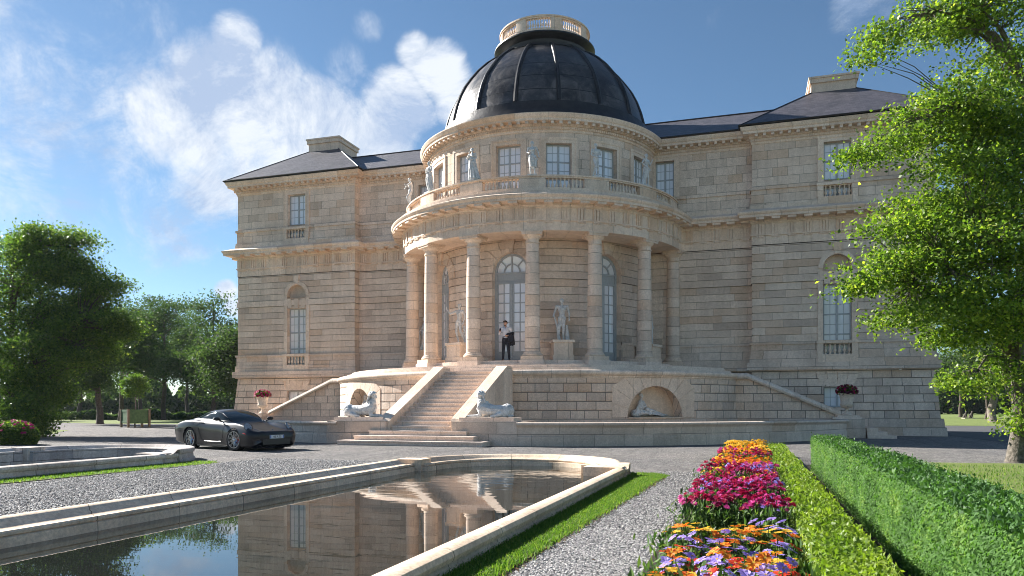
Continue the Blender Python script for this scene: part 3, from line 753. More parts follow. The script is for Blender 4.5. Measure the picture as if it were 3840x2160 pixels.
mb = MB(); mb.lathe([(2.7,20.70),(2.84,20.74),(2.84,20.80),(2.62,20.84),(2.55,20.86),(2.62,20.93),(2.5,20.97),(2.46,21.02),(2.5,21.18),(2.62,21.26),(2.80,21.33),(2.86,21.40),(2.86,21.47),(2.70,21.50),(2.3,21.52),(0,21.52)], 72, DC)
mb.build('dome_collar', 'lead_dark', mansion, 30)
mb = MB(); F = cyl_map(2.52, 1.6); tot = 2*PI*2.52
mbox(mb, F, 0, tot, 21.50, 21.76, -.22, 0, 64); mbox(mb, F, 0, tot, 22.30, 22.37, -.22, .0, 64); mbox(mb, F, 0, tot, 22.37, 22.45, -.26, .05, 64)
for k in range(8): u = R(29.3)*2.52 + R(45*k)*2.52; mbox(mb, F, u-.31, u+.31, 21.76, 22.30, -.2, .01, 5)
lb = mb.build('lantern_balustrade', 'trim', mansion)
for k in range(8):
    a = 29.3+45*k; put_balusters(lb, F, R(a+7.5)*2.52, R(a+37.5)*2.52, 21.76, 22.30, 9, .07, d=-.1)

# --- roofs
def rface(mb, pts, rot=0):
    P = [Vector(p) for p in pts]; nrm = (P[1]-P[0]).cross(P[2]-P[0]).normalized(); t = Vector((0,0,1)).cross(nrm).normalized(); b = nrm.cross(t)
    mb.face(pts, [(p.dot(t), p.dot(b)) for p in P])
def hip(xc, name='wing_roof'):
    mb = MB(); e = .62; x0, x1, y0, y1, z0 = xc-4.115-e, xc+4.115+e, -e, 9.3, 15.43
    a0, a1, b0, b1, zt = xc-1.08, xc+1.08, 3.3, 5.6, 18.16
    E_ = [(x0,y0,z0),(x1,y0,z0),(x1,y1,z0),(x0,y1,z0)]; T = [(a0,b0,zt),(a1,b0,zt),(a1,b1,zt),(a0,b1,zt)]
    for k in range(4): rface(mb, [E_[k], E_[(k+1)%4], T[(k+1)%4], T[k]])
    ro = mb.build(name, 'slate', mansion)
    mb = MB()
    for k in range(4):
        p, q = Vector(E_[k]), Vector(E_[(k+1)%4]); mb.tube([p+Vector((0,0,.01)), q+Vector((0,0,.01))], .045, 6)
        mb.tube([Vector(E_[k])+Vector((0,0,.0)), Vector(T[k])], .035, 6)
    mb.build('gutter', 'lead_dark', ro)
    mb = MB(); mb.box(a0-.03,a1+.03,b0-.03,b1+.03,17.9,18.62); mb.box(a0-.12,a1+.12,b0-.12,b1+.12,18.62,18.85); mb.box(a0-.17,a1+.17,b0-.17,b1+.17,18.853,18.95)
    mb.build('roof_block', 'trim', ro)
hip(-15.385); hip(15.385)
mb = MB()
for s_ in (-1, 1):
    rface(mb, [(s_*14.5,-.02,15.43),(s_*1.5,-.02,15.43),(s_*1.5,4.4,17.85),(s_*14.5,4.4,17.85)][::-s_])
    rface(mb, [(s_*14.5,8.8,15.43),(s_*1.5,8.8,15.43),(s_*1.5,4.4,17.85),(s_*14.5,4.4,17.85)][::s_])
mr = mb.build('main_roof', 'slate', mansion)
mb = MB()
for s_ in (-1, 1): mb.tube([(s_*14.5,4.4,17.87),(s_*1.5,4.4,17.87)], .05, 6); mb.tube([(s_*10.7,-.02,15.44),(s_*6.4,-.02,15.44)], .045, 6)
mb.build('ridge', 'lead_dark', mr)
mb = MB()
mb.face([(-W2,9.2,0),(W2,9.2,0),(W2,9.2,15.4),(-W2,9.2,15.4)]); mb.face([(-W2,0,15.4),(W2,0,15.4),(W2,9.2,15.4),(-W2,9.2,15.4)])
mb.build('rear_wall', 'ashlar', mansion)
# ================================================================ terrace, stairs, basin walls
TR, TC = 12.08, 3.0
phT = math.asin(10.6/TR)
terrace = empty('terrace', 'curved stone terrace with rusticated retaining wall and rounded coping in front of the rotunda', 'terrace')
F = cyl_map(TR, TC)
NA = math.degrees(math.asin(0.603))    # niche bearing
ops = [dict(u0=s_*R(37.0)*TR-1.36, u1=s_*R(37.0)*TR+1.36, z0=.93, z1=2.29, arch=True, rev=.55) for s_ in (-1, 1)]
mb = MB(); mwall(mb, F, -phT*TR, phT*TR, rows_join(.88, 2.66, .39, .028, -.026), ops, du=.6)
mb2 = MB(); mwall(mb2, F, -phT*TR, phT*TR, [(-.1,.5,.16),(.5,.88,.12)], du=.6)
mb.build('retaining_wall', 'rusticated', terrace); mb2.build('wall_base', 'base_stone', terrace)
mb = MB()
for s_ in (-1, 1):
    u = s_*R(37.0)*TR; mbox(mb, F, u-1.5, u+1.5, .8, 2.5, -.6, -.55, 8); mbox(mb, F, u-1.36, u+1.36, .88, .93, -.6, .18, 6)
build_halves(mb, 'niche_back', 'plaster', terrace)
mb = MB()
for s_ in (-1, 1):
    u = s_*R(37.0)*TR
    for k in range(11):
        a0, a1 = PI*k/11+.005, PI*(k+1)/11-.005
        ro0 = min(2.05/max(.05, abs(math.cos(a0))), 1.70/max(.05, math.sin(a0))); ro1 = min(2.05/max(.05, abs(math.cos(a1))), 1.70/max(.05, math.sin(a1)))
        mpoly(mb, F, [(u+1.37*math.cos(a0),.93+1.37*math.sin(a0)),(u+ro0*math.cos(a0),.93+ro0*math.sin(a0)),(u+ro1*math.cos(a1),.93+ro1*math.sin(a1)),(u+1.37*math.cos(a1),.93+1.37*math.sin(a1))], -.01, .02)
build_halves(mb, 'arch_stones', 'trim', terrace)
COP = [(-.42,2.975),(-.02,2.975),(.08,2.965),(.15,2.92),(.175,2.86),(.16,2.79),(.10,2.735),(.045,2.715),(.045,2.675),(.02,2.665),(.0,2.62)]
arc = arcpts(TR, -phT, phT, 60, TC)
mb = MB(); sweep(mb, [p for p in arc if p[0] < -1.3], COP); sweep(mb, [p for p in arc if p[0] > 1.1], COP); mb.build('coping', 'coping_stone', terrace, 50)
mb = MB(); prism(mb, [(-10.6, .3)]+arcpts(TR-.1, -phT, phT, 60, TC)+[(10.6, .3)], 2.6, 2.95)
mb.build('floor', 'step_stone', terrace)
mb = MB(); ph2 = math.asin(10.3/11.75); prism(mb, [(-10.3, .31)]+arcpts(11.72, -ph2, ph2, 60, TC)+[(10.3, .31)], 2.95, 3.09)
ph2 = math.asin(10.0/11.45); prism(mb, [(-10.0, .32)]+arcpts(11.42, -ph2, ph2, 60, TC)+[(10.0, .32)], 3.09, 3.23)
prism(mb, arcpts(7.72, -R(88), R(88), 48), 3.23, 3.40); prism(mb, arcpts(7.4, -R(88), R(88), 48), 3.40, 3.57)
mb.build('upper_steps', 'step_stone', terrace)

# side flights: parapet wall in the plane Y=-2.9, coping falling outwards, steps behind
for s_ in (-1, 1):
    side = empty('side_stair', 'stone side stair with sloping rounded parapet at the %s end of the terrace' % ('left' if s_ < 0 else 'right'), 'stair', group='flights at the two ends of the terrace')
    mb = MB(); y = -2.9
    pts = [(10.5,.0),(15.2,.0),(15.2,.95),(11.1,2.70),(10.5,2.70)]
    for yy in (y, y+.45): mb.face([(s_*a, yy, z) for a, z in pts], [(s_*a, z) for a, z in pts])
    mb.build('parapet', 'rusticated', side)
    mb = MB(); mb.box(*sorted((s_*10.5, s_*15.2)), y-.1, y+.3, 0, .86); mb.build('wall_base', 'base_stone', side)
    mb = MB(); prof = []
    cs = [(-.16,.0),(-.20,.10),(-.13,.22),(.0,.27),(.3,.27),(.5,.25),(.5,.0)]
    rows = [[(s_*x, y+a, z+b) for a, b in cs] for x, z in ((10.3,2.70),(11.05,2.70),(15.1,.93))]
    mb.grid(rows, uvs=lambda a, b: ((0,.75,5.2)[a], b*.1)); mb.build('coping', 'coping_stone', side, 50)
    mb = MB(); n = 18
    for k in range(n):
        z = 3.09*(1-(k+1)/n)+.02; x = 10.4+k*.38
        if x > 17.2 or z <= .03: continue
        mb.box(*sorted((s_*x, s_*(x+.385))), -2.45, -.26, -.05, z)
    for k in range(3):
        x = 16.05; mb.box(*sorted((s_*(x+.0), s_*(x+.45+.35*(2-k)))), -4.1+.15*k, -.5, -.02+k*.16, .14+k*.16)
    mb.build('steps', 'step_stone', side)
    pd = empty('urn_pedestal', 'stone pedestal under the flower urn %s' % ('behind the parked car' if s_ < 0 else 'behind the tall hedge'), 'pedestal', (s_*15.45,-3.25,0), group='pedestals under the flower urns')
    mb = MB(); mb.box(-.5,.55,-.7,.45,-.05,.42); mb.box(-.47,.52,-.67,.42,.42,.84); mb.build('block', 'base_stone', pd)
    mb = MB(); mb.box(-.75,.42,-.5,.4,.842,.92); mb.box(-.55,.36,-.42,.34,.922,1.0); mb.build('slab', 'step_stone', pd)

# low curved basin walls
LP = [(3.5,-15.05),(4.6,-14.85),(6.6,-14.05),(8.8,-12.65),(10.7,-10.9),(12.3,-8.95),(13.7,-6.9),(14.7,-5.1),(15.25,-3.9)]
def catmull(P, n=6):
    out = []
    for k in range(len(P)-1):
        p0, p1, p2, p3 = (Vector(P[max(k-1,0)]), Vector(P[k]), Vector(P[k+1]), Vector(P[min(k+2,len(P)-1)]))
        for i in range(n):
            t = i/n; out.append(tuple(.5*((2*p1)+(-p0+p2)*t+(2*p0-5*p1+4*p2-p3)*t*t+(-p0+3*p1-3*p2+p3)*t**3)))
    return out+[tuple(P[-1])]
PR = [(.0,-.1),(.05,-.1),(.05,.33),(.02,.355),(0,.36),(0,.64),(.02,.66),(.03,.69),(.08,.71),(.11,.76),(.09,.81),(.02,.835),(-.3,.835),(-.33,.8),(-.33,-.1)]
for s_ in (-1, 1):
    mb = MB(); pts = catmull(LP)
    if s_ < 0: pts = [(-x, y) for x, y in pts][::-1]
    sweep(mb, pts, PR)
    tag(mb.build('basin_wall', 'base_stone', None, 40), 'low curved stone wall with rounded top, %s of the stairs' % ('left' if s_ < 0 else 'right'), 'low wall', 'low curved walls either side of the stairs')

# central staircase
SX = -.2; RS = .17
stair = empty('staircase', 'broad pale stone staircase with sloping parapets rising to the terrace', 'staircase', (SX, -16, 0))
mb = MB(); TD = .39
for k in range(17):
    hw = (2.78, 2.32, 1.92, 1.55, 1.3)[k] if k < 5 else 1.22
    z1 = RS*(k+1); y0 = TD*k
    mb.box(-hw, hw, y0-.02, 6.9+.001*k, z1-.045, z1); mb.box(-hw+.012, hw-.012, y0+.022, 6.88+.001*k, max(0, z1-RS)-.06, z1-.045)
mb.build('steps', 'step_stone', stair)
for s_ in (-1, 1):
    mb = MB(); xa, xb = sorted((s_*1.2, s_*1.68)); prof = [(1.08,.85),(1.16,.95),(6.15,3.10),(6.9,3.10),(6.9,.0),(1.08,0)]
    # side faces and top
    for x in (xa, xb): mb.face([(x, y, z) for y, z in prof], [(y, z) for y, z in prof])
    for a, b in zip(prof, prof[1:]+prof[:1]): mb.face([(xa,a[0],a[1]),(xb,a[0],a[1]),(xb,b[0],b[1]),(xa,b[0],b[1])], [(xa,a[0]),(xb,a[0]),(xb,b[0]),(xa,b[0])])
    pa = mb.build('parapet', 'trim', stair)
    mb = MB(); mb.box(*sorted((s_*1.3, s_*3.75)), .9, 3.4, -.05, .42); mb.box(*sorted((s_*1.3, s_*3.73)), .92, 3.38, .42, .852)
    mb.build('pedestal', 'base_stone', stair)
    mb = MB(); xc = s_*2.53
    mb.box(xc-1.02, xc+1.02, 1.1, 2.05, .852, .99)
    mb.build('plinth_slab', 'step_stone', stair)
# ================================================================ ground sheets
POOLS = [(4.23, 9.07, -25.35), (-6.6, -1.76, -25.15)]     # outer left, right, shoulder line
def apse(x0, x1, ys, ro, n=20):
    xc = (x0+x1)/2; return [(xc-ro*math.cos(PI*k/n), ys+ro*math.sin(PI*k/n)) for k in range(n+1)]
def pool_outline(x0, x1, ys, inset, ynear=-46):
    "closed plan outline going round with the outside on the right"
    ro = (x1-x0)/2-.30-inset*.9
    L = [(x0+inset, ynear), (x0+inset, ys-inset)]
    A = apse(x0, x1, ys-inset, ro)
    return L + A + [(x1-inset, ys-inset), (x1-inset, ynear)]
# gravel: a fine sheet with holes would z-fight nothing: strips of ground around the two pools
bm = bmesh.new()
def rect(bm, x0, x1, y0, y1, z=0):
    vs = [bm.verts.new((x, y, z)) for x, y in ((x0,y0),(x1,y0),(x1,y1),(x0,y1))]; bm.faces.new(vs)
def fill(outer, hole, z):
    b = bmesh.new(); es = []
    for loop in (outer, hole):
        vs = [b.verts.new((x, y, z)) for x, y in loop]; es += [b.edges.new((vs[k], vs[(k+1) % len(vs)])) for k in range(len(vs))]
    bmesh.ops.triangle_fill(b, edges=es, use_beauty=True); return b
me = bpy.data.meshes.new('gravel_yard')
b = bmesh.new(); es = []
loops = [[(-13.5,-50),(24,-50),(24,-20),(24,0.1),(24,15),(-24,15),(-30,-20)]]+[[(P[0]+.2,-46),(P[0]+.2,P[2]-.1)]+apse(P[0],P[1],P[2]-.1,(P[1]-P[0])/2-.45)+[(P[1]-.2,P[2]-.1),(P[1]-.2,-46)] for P in POOLS]
for lp in loops:
    vs = [b.verts.new((x, y, .0)) for x, y in lp]; es += [b.edges.new((vs[k], vs[(k+1) % len(vs)])) for k in range(len(vs))]
bmesh.ops.triangle_fill(b, edges=es, use_beauty=True); bmesh.ops.recalc_face_normals(b, faces=b.faces); b.to_mesh(me); b.free()
g = link('gravel_yard', me, 'gravel'); tag(g, kind='structure', label='grey gravel forecourt between the pools and the mansion')
# everything around it
me = bpy.data.meshes.new('ground'); b = bmesh.new()
for r in ((-900,-30,-900,900),(24,900,-900,900),(-30,24,15,900),(-30,24,-900,-50),(-30,-13.5,-50,-20)): pass
es = []
for lp in ([(-900,-300),(900,-300),(900,900),(-900,900)], loops[0]):
    vs = [b.verts.new((x, y, .0)) for x, y in lp]; es += [b.edges.new((vs[k], vs[(k+1) % len(vs)])) for k in range(len(vs))]
bmesh.ops.triangle_fill(b, edges=es, use_beauty=True); bmesh.ops.recalc_face_normals(b, faces=b.faces); b.to_mesh(me); b.free()
g = link('ground', me, 'gravel'); tag(g, kind='structure')
def sheet(name, pts, mat, z, label=None):
    mb = MB(); mb.face([(x, y, z) for x, y in pts]); o = mb.build(name, mat); return tag(o, label, kind='structure')
# drive behind the right wing in shade, far lawns
sheet('drive', [(20.5,-6.5),(40,-9),(60,2),(60,24),(25,23.5),(20.3,20),(20.3,0)], 'asphalt', .006, 'dark shaded drive beyond the right wing')
sheet('far_lawn', [(22,24),(75,24.5),(140,180),(10,180),(10,24)], 'lawn', .012, 'bright green lawn beyond the drive at right')
sheet('near_lawn', [(13.62,-50),(60,-50),(60,-18.6),(17,-19.2),(13.9,-19.6),(13.62,-22)], 'lawn', .008, 'sunlit lawn behind the tall hedge')
sheet('left_lawn', catmull([(-60,-40),(-24,-25),(-20,-18),(-21,-13),(-25,-8),(-32,-3.5),(-60,-1)]), 'lawn', .008, 'lawn in tree shade at far left')
sheet('park_lawn', catmull([(-140,20),(-60,14),(-41,10.5),(-30,12),(-18,24),(-14,60),(-60,200),(-200,200)]), 'lawn', .010, 'lawn under the distant trees at left')
def strip_mesh(L, name): pass
# grass strips round the pools
GS = []
for (x0, x1, ys), (wl_, wr) in zip(POOLS, ((0, .62), (.0, .8))):
    if wr: GS.append([(x1-.13,-46),(x1+wr*.12,-46),(x1+wr*.40,-36),(x1+wr*.95,ys-.4),(x1+wr*1.05,ys+.25),(x1+wr*.6,ys+.65),(x1-.25,ys+.62),(x1-.2,ys-.05),(x1-.13,ys-.1)])
for k, pts in enumerate(GS): sheet('grass_verge', pts, 'lawn', .014, ('narrow grass verge along the right side of the main pool', 'narrow grass verge along the far left pool')[k])
sheet('planting_bed', [(10.42,-38),(11.95,-38),(11.9,-17.3),(10.45,-17.2)], 'soil', .02, 'dark soil of the flower bed')
sheet('hedge_bed', [(12.0,-38),(13.6,-38),(13.6,-21.5),(12.45,-21.3),(12.4,-24)], 'soil', .018, 'dark soil between the two hedges')

# pools
for i, (x0, x1, ys) in enumerate(POOLS):
    po = empty('pool', ('long ornamental pool with pale scooped stone coping, reflecting the mansion', 'smaller looking grey weathered stone pool at far left beside the gravel')[i], 'pool', group='twin garden pools')
    t = (.27, .33)[i]
    prof = [(.04,-.05),(.03,.06),(.0,.08),(-.015,t-.13),(.015,t-.11),(.03,t-.06),(.02,t-.015),(-.01,t),(-.06,t+.002),(-.10,t-.015),(-.15,t-.055),(-.22,t-.09),(-.30,t-.10),(-.36,t-.10),(-.38,t-.085),(-.43,t-.083),(-.445,t-.10),(-.44,t-.125),(-.42,t-.135),(-.46,t-.145),(-.49,-.6)]
    h = (.20, .25)[i]      # the long right-hand kerb is a narrower rounded roll
    prof2 = [(.05,-.05),(.04,.03),(.0,.05),(-.01,h-.12),(.03,h-.105),(.05,h-.06),(.035,h-.015),(-.01,h),(-.10,h+.004),(-.15,h-.012),(-.165,h-.05),(-.15,h-.075),(-.17,-.6)]
    out_ = pool_outline(x0, x1, ys, 0); mb = MB(); sweep(mb, (out_[:-2]+[(x1-.05, ys)])[::-1], prof)
    mb.build('coping', 'pool_stone' if i == 0 else 'worn_stone', po, 38)
    mb = MB(); xr = x1-.12; sweep(mb, [(xr, -46), (xr, ys)], prof2)
    mb.face([(xr+.04,ys,-.05),(xr-.9,ys,-.05),(xr-.9,ys,h),(xr+.04,ys,h)])
    mb.build('long_kerb', 'pool_stone' if i == 0 else 'worn_stone', po, 38)
    # shoulder blocks between straight sides and apse
    mb = MB(); tz = t+.006
    for bx_ in ((x0+.03, x0+.60, ys-.52, ys-.02, -.3, tz), (x1-.86, x1-.13, ys-.55, ys-.02, -.3, h+.012)):
        mb = MB(); mb.box(*bx_); mb.build('shoulder_block', 'pool_stone' if i == 0 else 'worn_stone', po)
    mb = MB(); ins = [(x0+.47,-46),(x0+.47,ys-.4)]+apse(x0, x1, ys, (x1-x0)/2-.72)+[(x1-.27,ys-.4),(x1-.27,-46)]
    mb.face([(x, y, .035 if i == 0 else -.12) for x, y in ins])
    wob = mb.build('water', 'pool_water'); tag(wob, kind='structure', label=('dark still water of the main pool', 'water low in the far left pool')[i])
# ================================================================ trees and plants
TH = R(17.63)
def at(px, z):
    "plan point seen at picture column px, z metres deep"
    u = (px-1920)/2833*z
    return (11.27-math.sin(TH)*z+math.cos(TH)*u, -40+math.cos(TH)*z+math.sin(TH)*u)
def hz(py, z): return 1.33+(1530-py)/2833*z
def tree(name, label, base, th, tr, blobs, leaf, mat, seed, per=260, cl=.55, bark='bark', group=None, cat='tree', lean=(0,0), limbs=14, droop=.0, bias=.35, twig=.5):
    """trunk with limbs reaching into the crown; crown of leaf clumps.
    blobs: (dx, dy, z, rx, ry, rz, clumps)"""
    rg = np.random.default_rng(seed); rnd = random.Random(seed)
    root = empty(name, label, cat, (base[0], base[1], 0), group=group)
    cen, L = [], []
    for dx, dy, dz, rx, ry, rz, n in blobs:
        d = rg.normal(size=(n,3)); d /= np.linalg.norm(d, axis=1)[:,None]; d *= (rg.random(n)**.42)[:,None]
        cen.append(np.array([dx,dy,dz])+d*np.array([rx,ry,rz]))
    cen = np.concatenate(cen)
    mb = MB(); top = Vector((lean[0], lean[1], th))
    tp = [Vector((0,0,-.1)), Vector((0,0,.15)), Vector((lean[0]*.2, lean[1]*.2, th*.3)), Vector((lean[0]*.6, lean[1]*.6, th*.65)), top]
    zt = float(cen[:,2].max())
    tp.append(Vector((lean[0]*1.3+.2, lean[1]*1.3, th+(zt-th)*.45))); tp.append(Vector((lean[0]*1.4, lean[1]*1.4, th+(zt-th)*.8)))
    rs = [tr*1.5, tr*1.1, tr*.95, tr*.85, tr*.72, tr*.38, tr*.08]
    for k in range(1, len(tp)-1): tp[k] = tp[k]+Vector((rnd.uniform(-.12,.12)*tr*4, rnd.uniform(-.12,.12)*tr*4, 0))
    mb.tube(tp, rs, 10)
    def trunk_at(z):
        for a, b in zip(tp, tp[1:]):
            if a.z <= z <= b.z: return a.lerp(b, (z-a.z)/max(1e-6, b.z-a.z))
        return tp[-1]
    idx = list(range(len(cen))); rnd.shuffle(idx)
    mains = []
    for i in idx[:limbs]:
        c = Vector(cen[i]); z0 = min(max(th*.75, c.z-.55*math.hypot(c.x, c.y)), tp[-1].z*.95); s_ = trunk_at(z0)
        mid = s_.lerp(c, .5)+Vector((rnd.uniform(-.2,.2), rnd.uniform(-.2,.2), .12*(c-s_).length+droop*.5)); r0 = tr*.34
        P = [s_, s_.lerp(mid, .5)+Vector((0,0,.05*(c-s_).length)), mid, mid.lerp(c, .55)+Vector((0,0,.04)), c]
        mb.tube(P, [r0, r0*.8, r0*.55, r0*.32, r0*.08], 6); mains.append(P)
    nb = int(len(idx)*twig)
    for i in idx[limbs:limbs+nb]:
        c = Vector(cen[i]); q = min((p for P in mains for p in P[1:4]), key=lambda p: (p-c).length)
        m = q.lerp(c, .5)+Vector((rnd.uniform(-.15,.15), rnd.uniform(-.15,.15), .08*(c-q).length)); r0 = min(.05, tr*.1)
        mb.tube([q, m, c], [r0, r0*.6, r0*.15], 4, cap=False)
    mb.build('trunk', bark, root, 60)
    for k in range(len(cen)):
        n = int(per*rnd.uniform(.55, 1.35)); c_ = cl*rnd.uniform(.6, 1.3)
        p = np.clip(rg.normal(size=(n,3)), -1.9, 1.9)*np.array([c_, c_, c_*.42]); p[:,2] -= droop*(p[:,0]**2+p[:,1]**2)
        L.append(cen[k]+p)
    L = np.concatenate(L); L = L[L[:,2] > .03]
    tint = rg.normal(size=len(L))*.22+.45
    leaves_mesh('crown', L, leaf, mat, root, seed, bias=bias, lv=np.clip(tint, 0, 1), aspect=1.5)
    return root

# the big leafy tree at the right
bx, by = at(3812, 18.4)
def blob(px, py, z, r, n, rz=None, r2=None):
    px += 90 if px < 3600 else 0
    x, y = at(px, z); return (x-bx, y-by, hz(py, z), r, r2 or r, rz or r*.55, n)
T = tree('lime_tree', 'large lime tree with bright green leaves overhanging the right wing', (bx, by), 3.2, .19,
     [blob(3640,300,18.3,1.1,26,.7), blob(3800,430,18,1.4,40,.9), blob(3640,840,17.6,1.4,46,.8), blob(3750,560,18,1.5,40,.8), blob(3700,40,18,1.5,46,.5), blob(3450,60,18.5,1.3,34,.45), blob(3290,120,17.5,1.0,18,.32), blob(3180,190,17.2,.5,7,.2), blob(3800,250,19,1.0,12,.5),
      blob(3620,460,18.2,1.8,60,.75), blob(3440,430,17.6,1.2,34,.4), blob(3250,530,17.4,1.0,20,.26), blob(3150,580,17.2,.45,8,.13), blob(3780,700,18,2.0,78), blob(3530,700,17.4,1.6,62,.8),
      blob(3400,790,17.4,1.1,24,.4), blob(3290,840,17.0,.9,22,.3), blob(3440,940,17,1.5,60,.6), blob(3230,1010,16.8,1.0,26,.35), blob(3120,1070,16.6,.5,10,.16), blob(3700,960,17,1.9,76),
      blob(3520,1110,16.8,1.4,50,.55), blob(3340,1180,16.6,.9,20,.25), blob(3650,1180,17.4,1.5,50,.6), blob(3480,1260,17.4,.7,14,.25), blob(3820,1200,17.6,1.1,36,.7),
      blob(3950,600,18,2.4,40,2.2), blob(4100,950,18,2.4,34,1.8), blob(3950,150,19,1.8,30,1.0), blob(3640,1430,17.5,.55,16,.35), blob(3750,1390,18.3,.6,16,.5), blob(3835,1560,18.2,.25,9,.9,.25)],
     .090, 'leaf_lime', 11, per=82, cl=.27, bark='bark_lime', limbs=46, droop=.35, lean=(.1,.1), bias=.4, twig=1.0)

# left: big tree and the row behind
bx, by = at(40, 37)
tree('broad_tree', 'tall spreading dark green tree filling the left edge of the view', (bx, by), 2.6, .35,
     [blob(50,1200,37,2.2,60,1.4), blob(190,1200,36.6,1.8,56,1.2), blob(140,1010,37,1.7,50,.9), blob(180,900,37,.9,20), blob(60,900,37,1.2,24), blob(100,1080,37,2.6,80,1.7), blob(285,1085,36.5,1.3,46,.9), blob(-120,1100,37,2.4,50,2.2),
      blob(320,1225,36,1.25,50,.8), blob(0,960,37,1.6,44,1.0), blob(120,1290,36,2.5,90,1.3), blob(-60,1380,36,2.3,60,1.5), blob(240,1340,35.8,1.1,32,.5), blob(60,1440,35.6,1.3,50,.9), blob(-10,1550,34,1.3,60,.8), blob(110,1480,35.5,.7,20,.5), blob(10,1600,33.6,.9,26,.45)],
     .125, 'leaf_dark', 21, per=125, cl=.42, limbs=34, twig=.6)
far = [(300, 92, 1190, 1500, 150, 'second broad tree from the left, hazy dark green, behind the lawn'), (455, 78, 1130, 1480, 190, 'shaded round tree behind the green planter box'),
       (615, 84, 1085, 1430, 190, 'tall open crowned tree with a bare dark trunk right of the planter'), (800, 76, 1095, 1500, 185, 'dense tall tree beside the left corner of the mansion'),
       (375, 62, 1150, 1480, 150, 'round dark tree just right of the big left tree'), (530, 95, 1110, 1480, 170, 'dark tree between the planter tree and the open crowned tree'),
       (700, 105, 1160, 1500, 150, 'smaller hazy tree behind the open crowned tree'), (-100, 80, 1200, 1500, 160, 'dark tree beyond the lawn at the left edge'), (900, 60, 1230, 1500, 110, 'tree partly hidden behind the left corner of the mansion'), (200, 120, 1330, 1520, 200, 'distant low tree seen under the big left tree')]
for k, (px, z, yt, yb, wpx, lab) in enumerate(far):
    bx, by = at(px, z); ht, hb = hz(yt, z), hz(yb, z); w_ = wpx/2833*z; hh = ht-hb; zm = (ht+hb)/2
    rd = random.Random(k+5)
    bl = [(0,0,hb+hh*.72,w_*.55,w_*.55,hh*.26,34)]+[(rd.uniform(-.75,.75)*w_, rd.uniform(-.6,.6)*w_, hb+hh*rd.uniform(.15,.72), w_*.42, w_*.42, hh*.17, 22) for _ in range(6)]
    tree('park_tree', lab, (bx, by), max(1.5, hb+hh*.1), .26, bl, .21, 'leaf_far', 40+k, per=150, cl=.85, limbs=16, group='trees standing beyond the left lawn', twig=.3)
# trees beyond the right wing
for k, (px, z, yt, yb, wpx, lab, bk, tr_) in enumerate([(3600,110,1310,1490,120,'dark tree past the lawn beside the right wing corner','bark',.25), (3725,72,1250,1470,190,'tree with a thick pale trunk on the far right lawn','bark_pale',.36),
        (3700,88,1330,1480,110,'slim trunked tree left of the thick pale trunk','bark',.16), (3850,95,1250,1500,200,'dark tree at the right edge behind the lime tree','bark',.25), (3470,100,1330,1500,120,'tree hidden mostly behind the right wing corner','bark',.22)]):
    bx, by = at(px, z); ht, hb = hz(yt, z), hz(yb, z); w_ = wpx/2833*z; hh = ht-hb; rd = random.Random(k+50)
    bl = [(0,0,hb+hh*.7,w_*.6,w_*.6,hh*.28,34)]+[(rd.uniform(-.7,.7)*w_, rd.uniform(-.6,.6)*w_, hb+hh*rd.uniform(.15,.7), w_*.45, w_*.45, hh*.18, 22) for _ in range(5)]
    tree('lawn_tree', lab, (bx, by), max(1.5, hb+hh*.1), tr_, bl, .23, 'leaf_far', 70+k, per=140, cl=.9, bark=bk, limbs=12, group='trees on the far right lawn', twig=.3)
# far woods as one mass each side
def woods(name, pxs, z, y_top, seed, n=26000, size=.9, label=None):
    rg = np.random.default_rng(seed); P = []
    x0, x1 = pxs
    for k in range(n):
        px = rg.uniform(x0, x1); zz = z+rg.uniform(-12, 12); h = hz(y_top, z)*(.62+.5*mnoise.noise(Vector((px*.008, seed, 0)))+.25*mnoise.noise(Vector((px*.03, seed, 2))))
        x, y = at(px, zz); P.append((x, y, h*rg.random()**.6))
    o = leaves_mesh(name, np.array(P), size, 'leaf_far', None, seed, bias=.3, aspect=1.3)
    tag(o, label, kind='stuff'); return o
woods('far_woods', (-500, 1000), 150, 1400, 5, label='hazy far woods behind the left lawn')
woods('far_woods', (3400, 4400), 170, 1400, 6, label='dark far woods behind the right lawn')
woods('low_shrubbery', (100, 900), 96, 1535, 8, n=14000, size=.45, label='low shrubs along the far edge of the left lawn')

# flowering bush at the left edge
bx, by = at(50, 27.5)
rg = np.random.default_rng(3)
root = empty('flowering_bush', 'leafy bush with magenta flowers behind the left pool', 'bush', (bx, by, 0))
d = rg.normal(size=(9000,3)); d /= np.linalg.norm(d, axis=1)[:,None]; d *= (rg.random(9000)**.3)[:,None]; d = d*np.array([1.0,.7,.58])+np.array([0,0,.30]); d = d[d[:,2] > .02]
leaves_mesh('foliage', d, .10, 'leaf_dark', root, 5, bias=.3)
def head_daisy(mb, c, n, r, npet=9, mi=0, eye=None):
    n = n.normalized(); a = n.orthogonal().normalized(); b = n.cross(a); c = Vector(c)
    mb.cur = mi
    for k in range(npet):
        t = 2*PI*k/npet+random.uniform(-.1,.1); d_ = a*math.cos(t)+b*math.sin(t); e = n.cross(d_); rr = r*random.uniform(.85,1.12); lift = random.uniform(.0,.25)*r
        w_ = rr*.30
        p1 = c+d_*rr*.55+n*lift*.8
        mb.face([c+d_*rr*.08, p1-e*w_, c+d_*rr+n*lift*.3, p1+e*w_])
    if eye is not None:
        mb.cur = eye; mb.face([c+n*r*.08+a*math.cos(q*PI/3)*r*.17+b*math.sin(q*PI/3)*r*.17 for q in range(6)])
